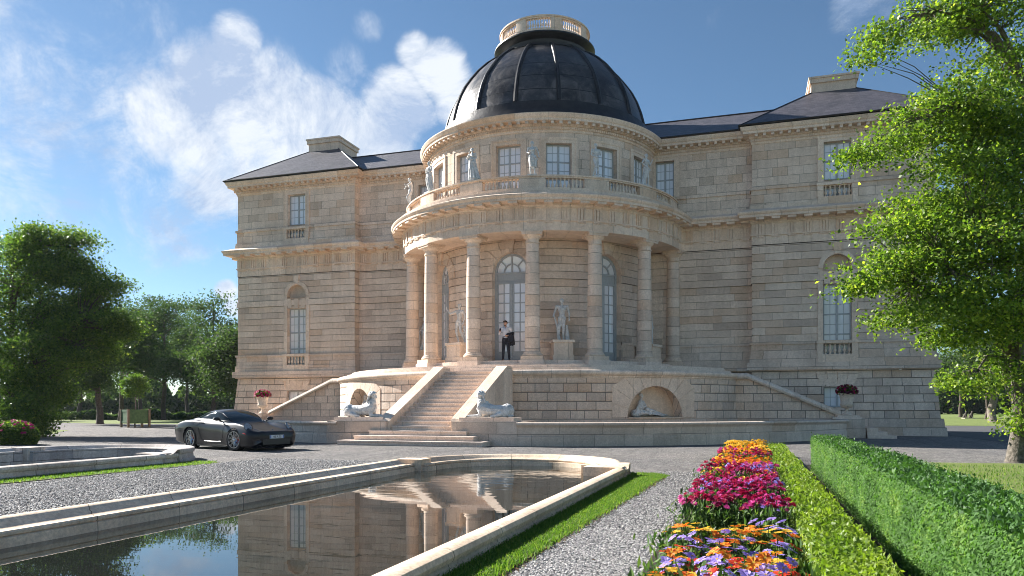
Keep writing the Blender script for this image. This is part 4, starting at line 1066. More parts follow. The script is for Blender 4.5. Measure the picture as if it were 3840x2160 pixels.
def head_pompon(mb, c, n, r, mi=0, layers=3):
    n = n.normalized(); a = n.orthogonal().normalized(); b = n.cross(a); c = Vector(c); mb.cur = mi
    for L_ in range(layers):
        m = 8-L_*2; rr = r*(1-.26*L_); up = r*(.12+.28*L_)
        for k in range(m):
            t = 2*PI*(k+.5*L_)/m+random.uniform(-.2,.2); d_ = a*math.cos(t)+b*math.sin(t); e = n.cross(d_); w_ = rr*.42
            mb.face([c+n*up*.4, c+d_*rr*.7-e*w_+n*up, c+d_*rr+n*(up*.8+random.uniform(-.1,.1)*r), c+d_*rr*.7+e*w_+n*up])
random.seed(5)
mb = MB()
for k in range(70):
    t = random.uniform(0, 2*PI); q = random.random()**.5
    p = Vector((math.cos(t)*q*1.0, math.sin(t)*q*.7, .32+.56*math.sqrt(max(.05,1-q*q)))); head_pompon(mb, p, Vector((p.x, p.y-.5, .8)), .055, k % 2)
mb.build('blossoms', ['petal_magenta', 'petal_pink'], root)

# flower bed: six recipes of plant, copied along the bed
def blossom_lv(o):
    me = o.data; n = len(me.vertices); at_ = me.attributes.new('lv', 'FLOAT', 'POINT'); r_ = np.random.default_rng(n)
    t = np.empty(n)
    i = 0
    for p in me.polygons:
        v = r_.random()
        for k in p.vertices: t[k] = v
    at_.data.foreach_set('value', t.astype(np.float32))
def flower_plant(kind, cols, h, nfl, r, seed):
    random.seed(seed); rg = np.random.default_rng(seed)
    root = bpy.data.objects.new('flower_plant', None); COL.objects.link(root); root.empty_display_size = .1
    n = 330; P = np.stack([rg.normal(size=n)*.12, rg.normal(size=n)*.12, rg.random(n)**.8*h*.80], 1)
    fo = leaves_mesh('foliage', P, .085 if kind != 'mum' else .06, 'flower_leaf', root, seed, bias=.15, dirs=np.tile([0,0,1.2], (n,1)), aspect=3.4)
    mb = MB(); st = MB(); pos = []
    for k in range(nfl):
        for _ in range(30):
            t = random.uniform(0, 2*PI); q = .19*math.sqrt(random.random()); p = Vector((math.cos(t)*q, math.sin(t)*q, h*random.uniform(.88,1.12)-q*.35))
            if all((p-o).length > r*1.25 for o in pos): break
        pos.append(p); nn = Vector((p.x*2+random.uniform(-.3,.3), p.y*2-.25+random.uniform(-.3,.3), 1))
        mi = random.randrange(len(cols)-1)
        if kind == 'daisy': head_daisy(mb, p, nn, r*random.uniform(.8,1.15), 10, mi, len(cols)-1)
        else: head_pompon(mb, p, nn, r*random.uniform(.85,1.15), mi)
        st.tube([(p.x*.45, p.y*.45, 0), (p.x*.8, p.y*.8, h*.55), p], .0035, 3, cap=False)
    bl = mb.build('blossoms', cols, root); blossom_lv(bl)
    st.build('stems', 'flower_leaf', root)
    return root
O_, Y_, V_, M_, C_, RD_, EY = 'petal_orange', 'petal_yellow', 'petal_violet', 'petal_magenta', 'petal_crimson', 'petal_red', 'flower_eye'
kinds = {
 'dv': (flower_plant('daisy', [V_, V_, V_, EY], .35, 12, .050, 1), 'plant with open violet daisy flowers at the near end of the bed'),
 'dm': (flower_plant('daisy', [V_, O_, Y_, O_, V_, RD_, EY], .34, 13, .048, 2), 'plant with mixed violet, orange and yellow daisies at the near end'),
 'do': (flower_plant('daisy', [O_, Y_, Y_, O_, EY], .33, 12, .046, 3), 'plant with orange and yellow daisies at the near end of the bed'),
 'mc': (flower_plant('mum', [C_, C_, M_, EY], .44, 17, .037, 4), 'plant with crimson and magenta ruffled flowers in the middle of the bed'),
 'mv': (flower_plant('mum', [V_, M_, EY], .42, 17, .038, 5), 'plant with violet and magenta ruffled flowers in the middle of the bed'),
 'oy': (flower_plant('mum', [O_, O_, Y_, EY], .38, 17, .038, 6), 'plant with orange ruffled flowers in the farther part of the bed'),
 'mm': (flower_plant('mum', [M_, C_, O_, EY], .40, 17, .038, 7), 'plant with mixed magenta and orange ruffled flowers in the bed'),
 'yy': (flower_plant('mum', [Y_, Y_, EY], .40, 16, .040, 8), 'plant with yellow ruffled flowers at the far end of the bed')}
rd = random.Random(77); used = set()
def plant(kind, x, y):
    src, lab = kinds[kind]
    o = src if kind not in used else dup(src); used.add(kind)
    o.location = (x, y, .02); o.rotation_euler = (0, 0, rd.uniform(0, 6.28)); s_ = rd.uniform(.88, 1.15); o.scale = (s_, s_, s_*rd.uniform(.92,1.1))
    tag(o, lab, 'flowers', {'dv':'violet daisy plants','dm':'mixed daisy plants','do':'orange daisy plants','mc':'crimson flower plants','mv':'violet and magenta plants','oy':'orange flower plants','mm':'magenta and orange plants','yy':'yellow flower plants'}[kind])
y = -36.4
while y < -17.3:
    z = .953*(y+40); step = .33 if z < 12 else .48
    n = 3
    if -33.15 < y < -32.55: y += .3; continue
    for k in range(n):
        x = 10.66+(k+.5)*.90/n+rd.uniform(-.05,.05); yy = y+rd.uniform(-.12,.12)
        if y < -33.1: kd = rd.choice(['dv','do','dm','dm','do'])
        elif y < -29.6: kd = rd.choice(['mc','mc','mc','mv'])
        elif y < -20.6: kd = (['mc','mv','mm','oy','oy','mc','mm','oy','yy','oy'][int((y+29.6)/.95) % 10]) if rd.random() < .68 else rd.choice(['oy','mm','yy','oy'])
        else: kd = rd.choice(['yy','yy','oy'])
        plant(kd, x, yy)
    y += step
# hedges
def hedge(name, label, x0, x1, y0, y1, h, side_mat, top_mat, seed, nside, ntop, ls, lt, wob=.03):
    root = empty(name, label, 'hedge', ((x0+x1)/2, (y0+y1)/2, 0)); ox, oy = (x0+x1)/2, (y0+y1)/2
    mb = MB(); mb.box(x0-ox+.07, x1-ox-.07, y0-oy+.07, y1-oy-.07, 0, h-.07); mb.build('inner_twigs', 'leaf_dark', root)
    rg = np.random.default_rng(seed)
    def ydist(n):   # denser towards the near end
        t = rg.random(n); a, b = 1/(max(3.0, y0+41)), 1/(y1+41); q = 1/(a+(b-a)*t)-41; return np.clip(q, y0, y1)
    n = nside; yy = ydist(n); zz = rg.random(n)**.9*(h-.0); sd_ = rg.random(n) < .8
    xx = np.where(sd_, x0, x1)+rg.normal(size=n)*wob*.6+np.array([mnoise.noise(Vector((a*1.3, b*2, seed)))*wob for a, b in zip(yy, zz)])
    S = np.stack([xx-ox, yy-oy, zz], 1)
    dr = np.stack([np.where(sd_, -.25, .25), np.full(n, -.5), np.full(n, .75)], 1)
    leaves_mesh('side_foliage', S, ls, side_mat, root, seed, normal_bias=(-.8,-.3,.5), bias=.55, dirs=dr, aspect=2.6, lv=[.45+.5*mnoise.noise(Vector((a*1.7, b*3, seed+9))) for a, b in zip(yy, zz)])
    n = ntop; yy = ydist(n); xx = x0+(x1-x0)*rg.random(n)+rg.normal(size=n)*wob*.6
    zz = h+rg.normal(size=n)*wob+np.array([mnoise.noise(Vector((a*1.1, b*3, seed+5)))*wob*1.6 for a, b in zip(yy, xx)])
    S = np.stack([xx-ox, yy-oy, zz], 1)
    leaves_mesh('top_foliage', S, lt, top_mat, root, seed+1, bias=.35, dirs=np.tile([-.3,-.4,.9], (n,1)), aspect=2.4, lv=[.45+.5*mnoise.noise(Vector((a*1.5, b*4, seed+3))) for a, b in zip(yy, xx)])
    e = 2500; S = np.stack([x0-ox+(x1-x0)*rg.random(e), np.full(e, y1-oy)+rg.normal(size=e)*.02, rg.random(e)*h], 1)
    leaves_mesh('end_foliage', S, ls*1.2, side_mat, root, seed+2, bias=.2, aspect=2.4)
hedge('tall_hedge', 'tall clipped green hedge with dark broad leaves on top, beside the lawn', 12.46, 12.98, -37.5, -22.9, .72, 'leaf_hedge', 'leaf_laurel', 31, 110000, 60000, .034, .042)
hedge('low_hedge', 'low yellow green box hedge beside the flower bed', 11.68, 12.08, -37.5, -18.0, .34, 'leaf_box', 'leaf_box', 33, 42000, 46000, .038, .042, .03)
# grass blades
def blades(name, P, label, size=.05, mat='grass_blade', seed=1):
    P = np.asarray(P); o = leaves_mesh(name, P+np.array([0,0,size*.35]), size, mat, None, seed, normal_bias=(0,-1,.1), bias=.1, dirs=np.tile([0,0,3.0], (len(P),1)), aspect=5, fold=.5)
    return tag(o, label, kind='stuff')
def inpoly(pts, P):
    r_ = np.zeros(len(P), bool); n = len(pts); j = n-1
    for i in range(n):
        xi, yi = pts[i]; xj, yj = pts[j]
        c = ((yi > P[:,1]) != (yj > P[:,1])) & (P[:,0] < (xj-xi)*(P[:,1]-yi)/(yj-yi+1e-12)+xi); r_ ^= c; j = i
    return r_
rg = np.random.default_rng(12)
for pts, n, yn, lab in ((GS[0], 60000, -36, 'green grass of the verge along the main pool'), (GS[1], 26000, -36, 'green grass of the verge along the left pool')):
    x0, x1 = min(p[0] for p in pts), max(p[0] for p in pts)+.08; y1 = max(p[1] for p in pts)+.05
    P = np.stack([rg.uniform(x0, x1, n), y1-(y1-yn)*rg.random(n)**.8, np.full(n, .01)], 1)
    jig = P.copy(); jig[:,0] += rg.normal(size=n)*.04; jig[:,1] += rg.normal(size=n)*.04
    P = P[inpoly(pts, jig)]; P = P[P[:,0] > pts[0][0]+.02]
    blades('grass_blades', P, lab, .05)
n = 60000; P = np.stack([13.1+rg.random(n)**1.2*16, -20-rg.random(n)**.8*17, np.full(n, .008)], 1); P = P[P[:,1] > -40+ (P[:,0]-13)*.6]
blades('grass_blades', P, 'short sunlit grass of the lawn behind the tall hedge', .06, seed=4)
n = 16000; P = np.stack([rg.uniform(-40, -19, n), rg.uniform(-20, -2, n), np.full(n, .01)], 1)
P = P[inpoly([(-60,-40),(-24,-25),(-20,-18),(-21,-13),(-25,-8),(-32,-3.5),(-60,-1)], P)]; blades('grass_blades', P, 'grass of the shaded lawn at far left', .07, seed=6)
# loose stones of the gravel where it is near enough to see them
def pebbles(name, P, size, seed, label):
    rg = np.random.default_rng(seed); n = len(P)
    V0 = np.array([(1,0,0),(0,1,0),(-1,0,0),(0,-1,0),(0,0,.7),(.1,.1,-.5)]); Fc = np.array([(0,1,4),(1,2,4),(2,3,4),(3,0,4),(1,0,5),(2,1,5),(3,2,5),(0,3,5)])
    A = rg.uniform(0, 6.28, n); s_ = size*rg.uniform(.45,1.25,n); sx = s_*rg.uniform(.7,1.3,n)
    V = V0[None]*np.stack([sx, s_, s_*rg.uniform(.5,.9,n)], 1)[:,None,:]+rg.normal(size=(n,6,3))*(s_*.13)[:,None,None]
    c, s2 = np.cos(A)[:,None], np.sin(A)[:,None]; X = V[:,:,0]*c-V[:,:,1]*s2; Y = V[:,:,0]*s2+V[:,:,1]*c
    V = np.stack([X, Y, V[:,:,2]], 2)+P[:,None,:]
    Fi = (Fc[None]+(np.arange(n)*6)[:,None,None]).reshape(-1)
    me = bpy.data.meshes.new(name); me.vertices.add(n*6); me.vertices.foreach_set('co', V.reshape(-1).astype(np.float32))
    me.loops.add(n*24); me.loops.foreach_set('vertex_index', Fi.astype(np.int32)); me.polygons.add(n*8)
    me.polygons.foreach_set('loop_start', np.arange(0, n*24, 3, dtype=np.int32)); me.polygons.foreach_set('loop_total', np.full(n*8, 3, dtype=np.int32)); me.update(calc_edges=True)
    a_ = me.attributes.new('lv', 'FLOAT', 'POINT'); a_.data.foreach_set('value', np.repeat(rg.random(n), 6).astype(np.float32))
    return tag(link(name, me, 'pebble'), label, kind='stuff')
n = 46000; t = rg.random(n); a, b = 1/4.0, 1/16.0; Y = 1/(a+(b-a)*t)-40
P = np.stack([rg.uniform(9.45, 10.45, n), Y, np.full(n, .006)], 1); pebbles('gravel_stones', P, .016, 3, 'loose grey stones of the path between verge and flowers')
n = 90000; Y = -36+rg.random(n)**1.3*13; P = np.stack([rg.uniform(-1.0, 4.25, n), Y, np.full(n, .006)], 1); pebbles('gravel_stones', P, .019, 4, 'loose grey stones of the path between the two pools')
# planter box with clipped tree
px0, py0 = at(507, 52)
pl = empty('planter_box', 'green wooden planter box on four posts at the edge of the far drive', 'planter', (px0, py0, 0), R(-27))
mb = MB()
for sx in (-1, 1):
    for k in range(7): mb.box(-.66+k*.19, -.66+k*.19+.18, sx*.66-.02, sx*.66+.02, .28, 1.22); mb.box(sx*.66-.02, sx*.66+.02, -.66+k*.19, -.66+k*.19+.18, .28, 1.22)
mb.build('side_boards', 'planter_green', pl)
mb = MB()
for z in (.33, 1.08):
    for sx in (-1, 1): mb.box(-.66, .66, sx*.69-.015, sx*.69+.015, z, z+.09); mb.box(sx*.69-.015, sx*.69+.015, -.66, .66, z, z+.09)
mb.build('rail', 'planter_green', pl)
for sx in (-1, 1):
    for sy in (-1, 1):
        mb = MB(); mb.box(sx*.68-.07, sx*.68+.07, sy*.68-.07, sy*.68+.07, 0, 1.27); mb.build('post', 'post_wood', pl)
mb = MB(); mb.box(-.64,.64,-.64,.64,1.1,1.14); mb.build('earth', 'soil', pl)
tree('standard_tree', 'clipped round orange tree on a thin stem growing in the green planter box', (px0, py0), 2.0, .05,
     [(0,0,2.75,.85,.85,.75,60), (.2,0,3.3,.5,.5,.4,16), (-.6,0,2.4,.4,.4,.3,10)], .13, 'leaf_dark', 91, per=60, cl=.2, limbs=8, bark='bark_pale', twig=.3)

rg = np.random.default_rng(44); n = 900; Y = -36+rg.random(n)*10.5; t_ = (Y+36)/10.2
P = np.stack([9.32+.33*np.clip(t_,0,1)+np.abs(rg.normal(size=n))*.05, Y, rg.uniform(.008,.03,n)], 1)
P = np.concatenate([P, np.stack([rg.uniform(-1,10.4,260), rg.uniform(-35,-19,260), np.full(260,.016)], 1)])
P = P[~((P[:,0] > 4.2) & (P[:,0] < 9.2) & (P[:,1] < -22.8))]
tag(leaves_mesh('fallen_leaves', P, .028, 'dry_leaf', None, 9, bias=.7, aspect=1.6), 'dry brown leaf litter along the edge of the verge', kind='stuff')
# ================================================================ figures: shapes fused into one continuous surface
TMP = bpy.data.scenes.new('workbench')      # empty side scene: keeps the evaluation of each figure quick
def cap(bm, a, b, ra, rb, n=10):
    a, b = Vector(a), Vector(b); d = b-a
    q = d.to_track_quat('Z', 'Y').to_matrix().to_4x4() if d.length > 1e-5 else Matrix()
    bmesh.ops.create_cone(bm, cap_ends=True, segments=n, radius1=ra, radius2=rb, depth=max(d.length, 1e-4), matrix=Matrix.Translation((a+b)/2) @ q)
    for p, r in ((a, ra), (b, rb)): bmesh.ops.create_icosphere(bm, subdivisions=1 if r < .06 else 2, radius=r*1.0, matrix=Matrix.Translation(p))
def ell(bm, c, r, rot=(0,0,0)):
    from mathutils import Euler
    bmesh.ops.create_icosphere(bm, subdivisions=1 if max(r) < .05 else 2, radius=1, matrix=Matrix.Translation(c) @ Euler([R(x) for x in rot]).to_matrix().to_4x4() @ Matrix.Diagonal((*r, 1)))
def fuse(bm, name, mat, parent, voxel, smooth=4, tex=0, loc=None):
    me = bpy.data.meshes.new(name); bm.to_mesh(me); bm.free()
    o = bpy.data.objects.new('tmp', me); TMP.collection.objects.link(o)
    m = o.modifiers.new('r', 'REMESH'); m.mode = 'VOXEL'; m.voxel_size = voxel; m.use_smooth_shade = True
    if smooth: s_ = o.modifiers.new('s', 'SMOOTH'); s_.iterations = smooth; s_.factor = .5
    TMP.view_layers[0].update(); dg = TMP.view_layers[0].depsgraph; me2 = bpy.data.meshes.new_from_object(o.evaluated_get(dg), depsgraph=dg)
    bpy.data.objects.remove(o); me2.name = name; me2.materials.clear()
    if tex:
        for v in me2.vertices:
            p = v.co; v.co = p+v.normal*tex*(mnoise.noise(p*9)+.5*mnoise.noise(p*22))
    me2.polygons.foreach_set('use_smooth', [True]*len(me2.polygons))
    ob = link(name, me2, mat, parent)
    if loc is not None: ob.location = loc
    return ob
def head(bm, c, s=1.0, turn=0, nod=0, hair=True, curls=0, seed=0, beard=False):
    "human head of height about .23*s centred at c, facing -Y turned by turn degrees"
    M = Matrix.Rotation(R(turn), 3, 'Z') @ Matrix.Rotation(R(nod), 3, 'X'); c = Vector(c)
    P = lambda x, y, z: c+M @ Vector((x*s, y*s, z*s))
    ell(bm, P(0,.012,.022), (.078*s,.095*s,.088*s)); ell(bm, P(0,-.022,-.035), (.058*s,.066*s,.070*s)); ell(bm, P(0,-.05,-.085), (.028*s,.028*s,.022*s))
    cap(bm, P(0,-.082,.012), P(0,-.108,-.026), .010*s, .015*s, 6); cap(bm, P(-.03,-.076,.028), P(.03,-.076,.028), .012*s, .012*s, 6)
    cap(bm, P(-.018,-.084,-.055), P(.018,-.084,-.055), .008*s, .008*s, 6)
    for k in (-1, 1): ell(bm, P(k*.078,.012,-.005), (.012*s,.020*s,.030*s)); ell(bm, P(k*.04,-.062,-.02), (.02*s,.02*s,.02*s))
    if hair: ell(bm, P(0,.03,.045), (.090*s,.100*s,.085*s))
    rd = random.Random(seed)
    for k in range(curls):
        t = rd.uniform(0, 2*PI); f = rd.uniform(-.2, 1.0); rr = math.sqrt(max(0, 1-f*f))
        if math.sin(t) < -.5 and f < .55: continue
        ell(bm, P(math.cos(t)*rr*.092, .02+math.sin(t)*rr*.10, .03+f*.085), (.024*s,)*3)
    if beard: ell(bm, P(0,-.068,-.085), (.045*s,.04*s,.045*s))
def body(bm, J, f=1.0, thick=1.0, female=False):
    "J: joints in metres for a 1.75 m figure; limbs taper and meet at the joints"
    g = lambda k: Vector(J[k])
    t = thick
    cap(bm, g('pel'), g('waist'), .125*t, .108*t); cap(bm, g('waist'), g('chest'), .105*t, .135*t)
    ell(bm, g('chest')+Vector((0,0,.02)), (.165*t,.105*t,.15)); ell(bm, g('pel'), (.165*t,.115*t,.12))
    cap(bm, g('chest')+Vector((0,0,.1)), g('neck'), .09*t, .055*t); cap(bm, g('neck'), g('head')-Vector((0,-.01,.06)), .055*t, .052*t)
    for s_ in ('l', 'r'):
        cap(bm, g('chest')+Vector((0,0,.1)), g('sh'+s_), .07*t, .062*t); cap(bm, g('sh'+s_), g('el'+s_), .055*t, .041*t); cap(bm, g('el'+s_), g('wr'+s_), .042*t, .026*t)
        h = g('wr'+s_); d = (g('hd'+s_)-h).normalized() if 'hd'+s_ in J else (h-g('el'+s_)).normalized(); side = d.cross(Vector((0,1,.2))).normalized()
        palm = h+d*.055; cap(bm, h, palm, .026, .034)
        for k in range(4): o = side*(k-1.5)*.021; cap(bm, palm+o, palm+o+d*(.055,.068,.064,.05)[k]+Vector((0,-.018,0)), .0115, .010, 6)
        cap(bm, h+d*.03+side*.03, h+d*.07+side*.06, .013, .011, 6)
        cap(bm, g('pel')+Vector(((-.07 if s_ == 'l' else .07),0,-.04)), g('kn'+s_), .088*t, .058*t); cap(bm, g('kn'+s_), g('an'+s_), .058*t, .036*t)
        ell(bm, g('kn'+s_).lerp(g('an'+s_), .28)+Vector((0,.02,0)), (.055*t,.055*t,.12))
        an = g('an'+s_); cap(bm, an+Vector((0,.02,-.04)), an+Vector((J.get('toe'+s_, 0)*1.0,-.14,-.055)), .036, .026)
    if female:
        for k in (-1, 1): ell(bm, g('chest')+Vector((k*.07,-.10,.0)), (.05,.05,.05))
def joints(**k):
    J = dict(pel=(0,0,.95), waist=(0,.01,1.10), chest=(0,0,1.30), neck=(0,.0,1.49), head=(0,-.01,1.63), shl=(-.19,0,1.42), shr=(.19,0,1.42),
             ell=(-.24,.03,1.14), elr=(.24,.03,1.14), wrl=(-.26,-.05,.89), wrr=(.26,-.05,.89), knl=(-.09,-.03,.50), knr=(.10,-.05,.50), anl=(-.09,.02,.09), anr=(.13,.0,.09))
    J.update(k); return J
def drape(bm, pts, seed=0, folds=10):
    "cloth hanging through the points (centre, radius) with ridged folds running down"
    rd = random.Random(seed)
    for k in range(folds):
        a = 2*PI*k/folds+rd.uniform(-.15,.15); P = []
        for c, r in pts: P.append(Vector(c)+Vector((math.cos(a)*r, math.sin(a)*r*.75, 0)))
        for p, q in zip(P, P[1:]): cap(bm, p, q, .035+rd.uniform(0,.012), .04+rd.uniform(0,.015), 6)
    for (c0, r0), (c1, r1) in zip(pts, pts[1:]): cap(bm, c0, c1, r0*.72, r1*.72, 12)
def statue(label, loc, rz, J, height=1.62, draped=None, sash=None, base=True, kind='statue', group=None, thick=1.0, female=False, seed=1, turn=0, beard=False, extra=None, grp_name='statue', cat='statue'):
    root = empty(grp_name, label, cat, loc, rz, group); s_ = height/1.76
    bm = bmesh.new(); body(bm, J, thick=thick, female=female); head(bm, J['head'], 1.0, turn, 8, True, 14, seed, beard)
    if extra: extra(bm)
    b = fuse(bm, 'figure', 'marble', root, .019, 2, .004); b.scale = (s_,)*3
    if draped:
        bm = bmesh.new(); drape(bm, draped, seed, 11)
        if sash: 
            for p, q in zip(sash, sash[1:]): cap(bm, p, q, .045, .05, 8); cap(bm, Vector(p)+Vector((.03,-.02,-.04)), Vector(q)+Vector((.03,-.02,-.04)), .03, .035, 8)
        d = fuse(bm, 'drapery', 'marble', root, .024, 1, .005); d.scale = (s_,)*3
    if base:
        mb = MB(); mb.box(-.22,.22,-.18,.18,-.0,.05); mb.build('base', 'marble', root); b.location.z = .0
    return root
def onring(r, a, z): return (r*math.sin(R(a)), YR-r*math.cos(R(a)), z)
up = [
 (-58.3, 'leftmost statue on the balustrade, nude figure leaning forward', joints(shl=(-.16,-.08,1.42), ell=(-.16,-.26,1.25), wrl=(.05,-.33,1.30), elr=(.12,-.24,1.24), wrr=(-.08,-.30,1.16), knr=(.1,-.22,.55), head=(-.03,-.06,1.63)), None, None, -40),
 (-34.95, 'second balustrade statue from the left, woman with windblown robe in front of a window edge', joints(ell=(-.26,-.05,1.18), wrl=(-.02,-.2,1.22), elr=(.25,.0,1.2), wrr=(.10,-.18,1.08)), [((0,0,1.15),.15),((.0,0,.8),.2),((.06,.03,.45),.22),((.14,.05,.12),.17)], [(-.2,-.02,1.0),(.1,-.15,1.05),(.28,0,.7),(.3,.05,.3)], -20),
 (-11.6, 'third balustrade statue from the left, robed woman raising one hand to her chin', joints(ell=(-.25,-.10,1.2), wrl=(-.08,-.17,1.42), elr=(.22,.05,1.18), wrr=(.06,-.15,1.12)), [((0,0,1.2),.15),((.02,.02,.8),.2),((.08,.03,.4),.25),((.12,.04,.1),.32)], [(-.15,0,1.05),(.15,-.12,1.0),(.22,0,.7)], 20),
 (11.6, 'middle balustrade statue, half draped figure with a jug between the two centre windows', joints(ell=(-.27,.02,1.2), wrl=(-.18,-.16,1.12), elr=(.3,.03,1.2), wrr=(.34,-.08,.98)), [((.0,0,1.02),.17),((.02,0,.75),.18),((.05,0,.45),.15)], [(-.2,0,1.0),(.1,-.14,.92),(.24,0,.85)], 15),
 (34.95, 'fifth balustrade statue, nude figure looking down with hands held together', joints(ell=(-.26,.0,1.16), wrl=(-.04,-.16,1.02), elr=(.24,-.05,1.18), wrr=(.08,-.18,1.15), knl=(-.05,-.16,.55), anl=(-.14,.04,.10)), None, [], 25),
 (58.3, 'rightmost balustrade statue, figure with bent arm and cloth at the hips', joints(ell=(-.33,.02,1.22), wrl=(-.14,-.12,1.02), elr=(.30,.0,1.2), wrr=(.34,-.1,1.4), chest=(.02,0,1.3)), [((0,0,1.0),.16),((-.02,0,.78),.16),((-.14,.03,.4),.09),((-.18,.03,.08),.11)], [(-.2,0,.98),(.15,-.12,.92)], -20)]
for a, lab, J, dr, sash, turn in up:
    statue(lab, onring(7.44, a, 12.16), R(a), J, 1.62, dr, sash, group='marble statues on the balcony balustrade', seed=int(a)+90, turn=turn, female=dr is not None)
# portico figures on pedestals
def pedestal(label, a, r, w=.46, h=.98):
    pr = empty('statue_pedestal', label, 'pedestal', onring(r, a, 3.57), R(a), 'statue pedestals inside the portico')
    mb = MB(); mb.box(-w-.04,w+.04,-w-.04,w+.04,0,.26); mb.box(-w,w,-w,w,.262,h-.12); mb.build('block', 'trim', pr)
    mb = MB(); mb.box(-w-.06,w+.06,-w-.06,w+.06,h-.12,h); mb.build('cap', 'coping_stone', pr)
pedestal('stone pedestal under the bearded club bearing statue right of the centre', 23.3, 6.62); pedestal('stone pedestal under the statue with a raised arm left of the door', -23.3, 6.62)
pedestal('stone pedestal in the right end bay of the portico', 70, 6.62); pedestal('stone pedestal in the shaded left end bay of the portico', -70, 6.62)
def club(bm):
    cap(bm, (-.34,-.12,1.06), (-.20,-.05,.55), .03, .045); cap(bm, (-.20,-.05,.55), (-.12,0,.0), .045, .08); cap(bm, (.20,.06,.62), (.24,.08,0), .06, .12)
statue('muscular bearded marble statue with a club on a pedestal between two columns', onring(6.62, 23.3, 4.55), R(18), joints(head=(0,-.02,1.66), shl=(-.23,0,1.44), shr=(.23,0,1.44), ell=(-.31,.04,1.20), wrl=(-.36,-.12,1.06), elr=(.32,.06,1.16), wrr=(.31,-.02,.92), knl=(-.12,-.03,.5), knr=(.06,-.08,.5), anl=(-.15,0,.09), anr=(.06,-.02,.09)), 1.98, thick=1.12, beard=True, seed=7, extra=club, base=False)
statue('slender marble statue raising one arm, left of the central door', onring(6.62, -23.3, 4.55), R(-12), joints(shl=(-.19,-.02,1.42), ell=(-.42,-.12,1.32), wrl=(-.58,-.16,1.52), hdl=(-.6,-.18,1.8), elr=(.26,.06,1.18), wrr=(.2,.0,.93), knl=(-.14,-.05,.5), knr=(.12,-.10,.5), anl=(-.06,0,.09), anr=(.24,.06,.09), pel=(-.05,0,.95)), 1.98, seed=9, extra=lambda bm: (cap(bm, (.2,.05,.75), (.3,.12,0), .05, .12),), base=False)
statue('marble statue with a broad shield, half hidden behind the left columns', onring(6.62, -70, 4.55), R(-55), joints(elr=(.3,-.1,1.15), wrr=(.25,-.28,1.0)), 1.9, seed=12, draped=[((0,0,1.2),.17),((0,0,.8),.22),((0,0,.3),.26),((0,0,.05),.27)], base=False,
       extra=lambda bm: ell(bm, (-.05,-.32,.62), (.30,.07,.42)))
statue('marble statue holding a thin staff, half hidden behind the right columns', onring(6.62, 70, 4.55), R(50), joints(ell=(-.3,-.1,1.25), wrl=(-.34,-.25,1.45)), 1.85, seed=14, draped=[((0,0,1.1),.16),((0,0,.6),.2),((0,0,.05),.22)], base=False,
       extra=lambda bm: cap(bm, (-.36,-.27,2.0), (-.34,-.2,.3), .022, .022, 6))
# reclining figures in the two terrace niches
for s_ in (1, -1):
    a = s_*36.2; loc = ((TR-.42)*math.sin(R(a)), TC-(TR-.42)*math.cos(R(a)), .93)
    root = empty('reclining_statue', 'reclining robed marble woman in the arched niche %s' % ('right of the stairs' if s_ > 0 else 'left of the stairs, behind the sphinx'), 'statue', loc, R(a), 'reclining statues in the terrace niches')
    bm = bmesh.new()
    cap(bm, (-.40,0,.18), (-.36,0,.62), .13, .14); ell(bm, (-.36,-.02,.55), (.15,.11,.17)); cap(bm, (-.36,0,.66), (-.34,-.01,.82), .06, .045); head(bm, (-.33,-.02,.93), .95, 35, 0, True, 26, 3)
    cap(bm, (-.40,-.05,.68), (-.52,-.1,.45), .055, .042); cap(bm, (-.52,-.1,.45), (-.30,-.18,.36), .04, .03); cap(bm, (-.24,-.02,.68), (-.14,-.1,.48), .055, .042); cap(bm, (-.14,-.1,.48), (-.34,-.17,.42), .04, .028)
    cap(bm, (-.36,0,.20), (.15,-.10,.28), .12, .085); cap(bm, (.15,-.10,.28), (.72,-.06,.10), .075, .045); cap(bm, (.72,-.06,.10), (.92,-.06,.08), .04, .03)
    cap(bm, (-.36,-.04,.16), (.25,0,.14), .12, .08); cap(bm, (.25,0,.14), (.80,.02,.06), .07, .04); cap(bm, (.80,.02,.06), (.98,.02,.07), .035, .03)
    fuse(bm, 'figure', 'marble', root, .018, 3, .004)
    bm = bmesh.new(); rd = random.Random(4)
    for k in range(22):
        x0 = -.75+k*.055; p = Vector((x0, -.16+rd.uniform(-.04,.04), .10+rd.uniform(0,.12))); q = Vector((x0+.28+rd.uniform(0,.14), -.1+rd.uniform(-.08,.1), .30-.012*k+rd.uniform(-.05,.05)))
        cap(bm, p, q, .035, .028, 6)
    ell(bm, (-.55,0,.16), (.28,.18,.2)); ell(bm, (-.68,-.08,.12), (.16,.12,.13)); cap(bm, (-.5,-.05,.5), (-.62,-.08,.2), .06, .08); cap(bm, (-.1,-.1,.34), (.4,-.08,.18), .09, .07)
    fuse(bm, 'drapery', 'marble', root, .018, 2, .006)

